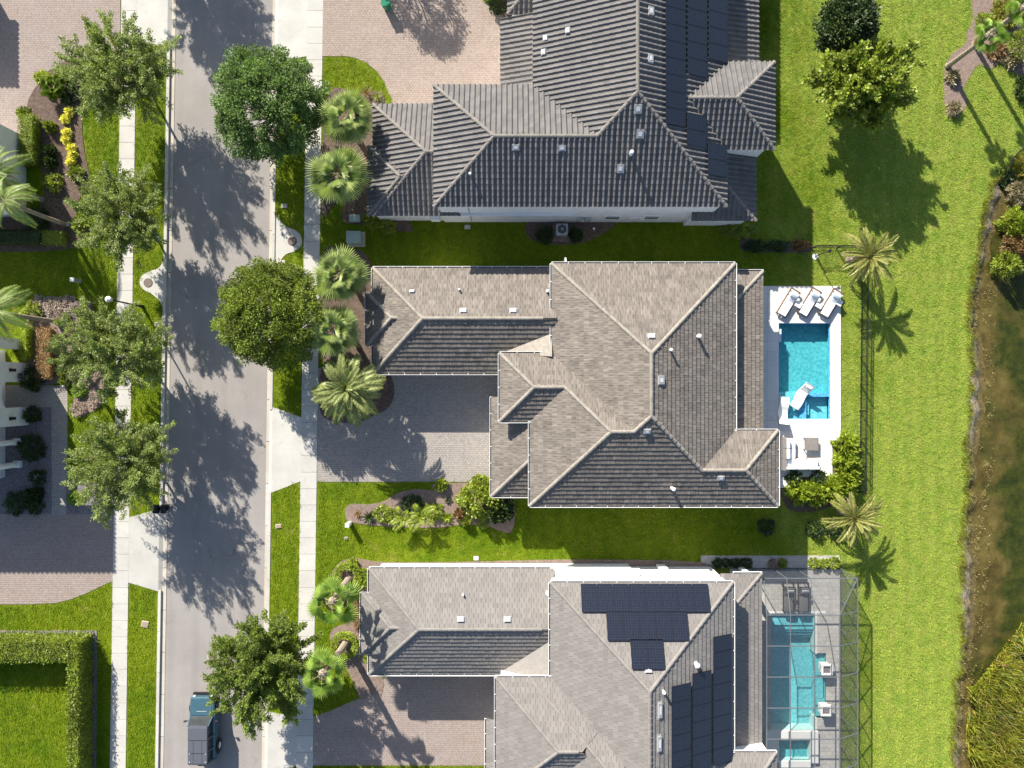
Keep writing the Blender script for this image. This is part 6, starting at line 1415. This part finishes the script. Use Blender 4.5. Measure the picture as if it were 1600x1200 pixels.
# ================================================================== PARKED CAR (nose towards the top of the photo)
cr_ = thing('parked_car', 'boxy teal-blue off-road car with grey top and rear spare wheel parked on the road', 'car', (-21.62, -24.15, -.12))
def loft(secs, name, mat, parent=None, smooth=False):
    """secs: list of (y, [(x,z)...]) closed rings"""
    m = MB(); n = len(secs[0][1]); v = [(x, y, z) for y, r in secs for x, z in r]
    fs = [(i * n + k, i * n + (k + 1) % n, (i + 1) * n + (k + 1) % n, (i + 1) * n + k) for i in range(len(secs) - 1) for k in range(n)] + [tuple(reversed(range(n))), tuple((len(secs) - 1) * n + k for k in range(n))]
    m.add(v, fs); return m.build(name, MT[mat], parent or cr_, smooth)
def ring_(w, z0, z1, c=.08): return [(-w, z0), (w, z0), (w, z1 - c), (w - c, z1), (-w + c, z1), (-w, z1 - c)]
loft([(2.28, ring_(.78, .55, .95)), (2.2, ring_(.84, .45, 1.06)), (1.0, ring_(.88, .42, 1.14)), (.9, ring_(.89, .42, 1.16)), (-2.0, ring_(.89, .42, 1.16)), (-2.1, ring_(.85, .5, 1.12))], 'body', 'car')
loft([(2.19, ring_(.66, 1.0, 1.075, .04)), (1.06, ring_(.72, 1.05, 1.175, .05))], 'bonnet', 'car')
MB().bar((-.35, 1.35, 1.175), (.35, 1.35, 1.175), .02, .01).build('bonnet_crease', MT['alum'], cr_)
loft([(.98, ring_(.74, 1.1, 1.17, .02)), (.6, ring_(.68, 1.12, 1.8, .05)), (-2.0, ring_(.68, 1.12, 1.8, .05)), (-2.08, ring_(.66, 1.12, 1.7, .05))], 'cabin_glass', 'glass')
loft([(.62, ring_(.66, 1.74, 1.83, .04)), (.45, ring_(.69, 1.75, 1.86, .05)), (-1.95, ring_(.69, 1.75, 1.86, .05)), (-2.06, ring_(.67, 1.73, 1.82, .05))], 'hard_top', 'cartop')
for y in (-.35, -1.25): MB().bar((-.62, y, 1.865), (.62, y, 1.865), .025, .012).build('roof_seam', MT['black'], cr_)
for x in (-.3, .3): MB().bar((x, -.4, 1.864), (x, -1.95, 1.864), .015, .008).build('roof_seam', MT['black'], cr_)
for x in (-.55, .55):
    for y in (-1.28, -1.85): MB().box((x, y, 1.868), (.06, .05, .02)).build('roof_bolt', MT['alum'], cr_)
for s_ in (-1, 1):
    MB().bar((s_ * .76, 1.0, 1.14), (s_ * .69, .58, 1.8), .07, .06).build('windscreen_pillar', MT['car'], cr_)
    for y in (-.3, -1.15, -1.98): MB().bar((s_ * .885, y, 1.12), (s_ * .69, y, 1.78), .08, .06).build('window_pillar', MT['cartop'], cr_)
    mr = MB(); mr.bar((s_ * .86, .72, 1.2), (s_ * 1.06, .7, 1.25), .04); rbox(mr, (s_ * 1.1, .7, 1.27), (.2, .1, .16), .03); mr.build('wing_mirror', MT['black'], cr_)
    for y in (1.45, -1.35):
        wh = MB(); wh.tube([(s_ * .74, y, .39), (s_ * .97, y, .39)], .39, 24); w_ = wh.build('wheel', MT['black'], cr_)
        rm = MB(); rm.tube([(s_ * .975, y, .39), (s_ * .985, y, .39)], .22, 18); rm.build('rim', MT['alum'], w_)
        ar_ = MB(); ar_.tube([(s_ * .93, y + .5 * math.cos(a), .39 + .5 * math.sin(a)) for a in [math.pi * k / 8 for k in range(9)]], .06, 6); ar_.build('wheel_arch', MT['black'], cr_)
    MB().cyl((s_ * .62, 2.26, .8), .1, .14, 14).build('headlight', MT['alum'], cr_)
    MB().bar((s_ * .1, .93, 1.185), (s_ * .1 + .38, .86, 1.2), .03, .02).build('wiper', MT['black'], cr_)
MB().box((0, 2.36, .58), (1.6, .16, .2)).build('front_bumper', MT['black'], cr_); MB().box((0, -2.16, .55), (1.6, .14, .2)).build('rear_bumper', MT['black'], cr_)
sp = MB(); sp.tube([(0, -2.12, .98), (0, -2.36, .98)], .39, 24); s2 = sp.build('spare_wheel', MT['black'], cr_); MB().tube([(0, -2.37, .98), (0, -2.38, .98)], .2, 18).build('rim', MT['alum'], s2)
ml = MB().bar((-.74, .9, 1.16), (.74, .9, 1.16), .1, .03); ml.build('windscreen_base', MT['black'], cr_)

# ================================================================== GRASS (blades over the whole lawn; nobody could count them)
def pip(x, y, poly):
    c = False; j = len(poly) - 1
    for i in range(len(poly)):
        xi, yi = poly[i][0], poly[i][1]; xj, yj = poly[j][0], poly[j][1]
        if (yi > y) != (yj > y) and x < (xj - xi) * (y - yi) / (yj - yi) + xi: c = not c
        j = i
    return c
def grass():
    r = random.Random(99); polys = NOGRASS + [[a, b, c, d] for a, b, c, d in APRONS]
    polys += [[(1140, 445), (1315, 445), (1315, 690), (1300, 745), (1140, 765)], [(1092, 866), (1314, 866), (1314, 1260), (1092, 1260)],
              [(600, 340), (600, 170), (690, 140), (840, 140), (840, -60), (1170, -60), (1170, 335), (1130, 345)],
              [(590, 580), (590, 428), (865, 428), (865, 425), (1140, 425), (1180, 440), (1180, 660), (1195, 680), (1195, 770), (840, 770), (840, 750), (780, 750), (780, 575)],
              [(590, 1040), (590, 885), (1180, 885), (1180, 1260), (770, 1260), (770, 1040)], [(-60, 220), (42, 220), (42, 350), (-60, 350)], [(-60, 560), (45, 560), (45, 800), (-60, 800)]]
    bb = [(min(p[0] for p in q), max(p[0] for p in q), min(p[1] for p in q), max(p[1] for p in q), q) for q in polys]
    pts = []; st = 5.4; y = -45.0
    while y < 1245:
        x = -45.0
        while x < 1625:
            px, py = x + r.uniform(-2.6, 2.6), y + r.uniform(-2.6, 2.6); x += st
            if xCL(py) - 2.5 < px < xCR(py) + 2.5 or xSL0(py) - 2 < px < xSL1(py) + 2 or xSR0(py) - 2 < px < xSR1(py) + 2: continue
            if px > shore(py) + wob(py) - 3: continue
            if any(a - 1 < px < b + 1 and c - 1 < py < d + 1 and pip(px, py, q) for a, b, c, d, q in bb): continue
            pts.append(P(px, py, 0.0))
        y += st
    me = bpy.data.meshes.new('grass'); me.from_pydata([tuple(p) for p in pts], [], []); o = obj('grass', me); tag(o, 'short green turf covering the lawns and verges', 'grass'); stuff(o)
    t = MB()
    for i in range(34):
        a, q = r.uniform(0, 6.283), .17 * math.sqrt(r.random()); p = Vector((q * math.cos(a), q * math.sin(a), -.01)); az = r.uniform(0, 6.283); tilt = r.uniform(.1, 1.0); L = r.uniform(.07, .13)
        d = Vector((math.cos(az) * math.sin(tilt), math.sin(az) * math.sin(tilt), math.cos(tilt))); s_ = Vector((-math.sin(az), math.cos(az), 0)) * r.uniform(.008, .014)
        mid = p + d * L * .55; tip = p + d * L + Vector((math.cos(az), math.sin(az), -.35)) * L * .25
        t.add([p - s_, p + s_, mid + s_, tip, mid - s_], [(0, 1, 2, 4), (4, 2, 3)])
    tuft = t.mesh('grass_tuft', MT['blade']); to = bpy.data.objects.new('grass_tuft', tuft)      # source for the instances, not placed in the scene
    ng = bpy.data.node_groups.new('grass_scatter', 'GeometryNodeTree'); ng.interface.new_socket('Geometry', in_out='INPUT', socket_type='NodeSocketGeometry'); ng.interface.new_socket('Geometry', in_out='OUTPUT', socket_type='NodeSocketGeometry')
    N = ng.nodes; L_ = ng.links; gi, go = N.new('NodeGroupInput'), N.new('NodeGroupOutput'); oi = N.new('GeometryNodeObjectInfo'); oi.inputs['Object'].default_value = to
    ip = N.new('GeometryNodeInstanceOnPoints'); mp = N.new('GeometryNodeMeshToPoints'); rr_ = N.new('FunctionNodeRandomValue'); rr_.data_type = 'FLOAT_VECTOR'; rr_.inputs[0].default_value = (-.15, -.15, 0); rr_.inputs[1].default_value = (.15, .15, 6.283)
    rs = N.new('FunctionNodeRandomValue'); rs.data_type = 'FLOAT'; rs.inputs[2].default_value = .75; rs.inputs[3].default_value = 1.25
    L_.new(gi.outputs[0], mp.inputs[0]); L_.new(mp.outputs[0], ip.inputs['Points']); L_.new(oi.outputs['Geometry'], ip.inputs['Instance']); L_.new(rr_.outputs[0], ip.inputs['Rotation']); L_.new(rs.outputs[1], ip.inputs['Scale']); L_.new(ip.outputs[0], go.inputs[0])
    md = o.modifiers.new('scatter', 'NODES'); md.node_group = ng
grass()
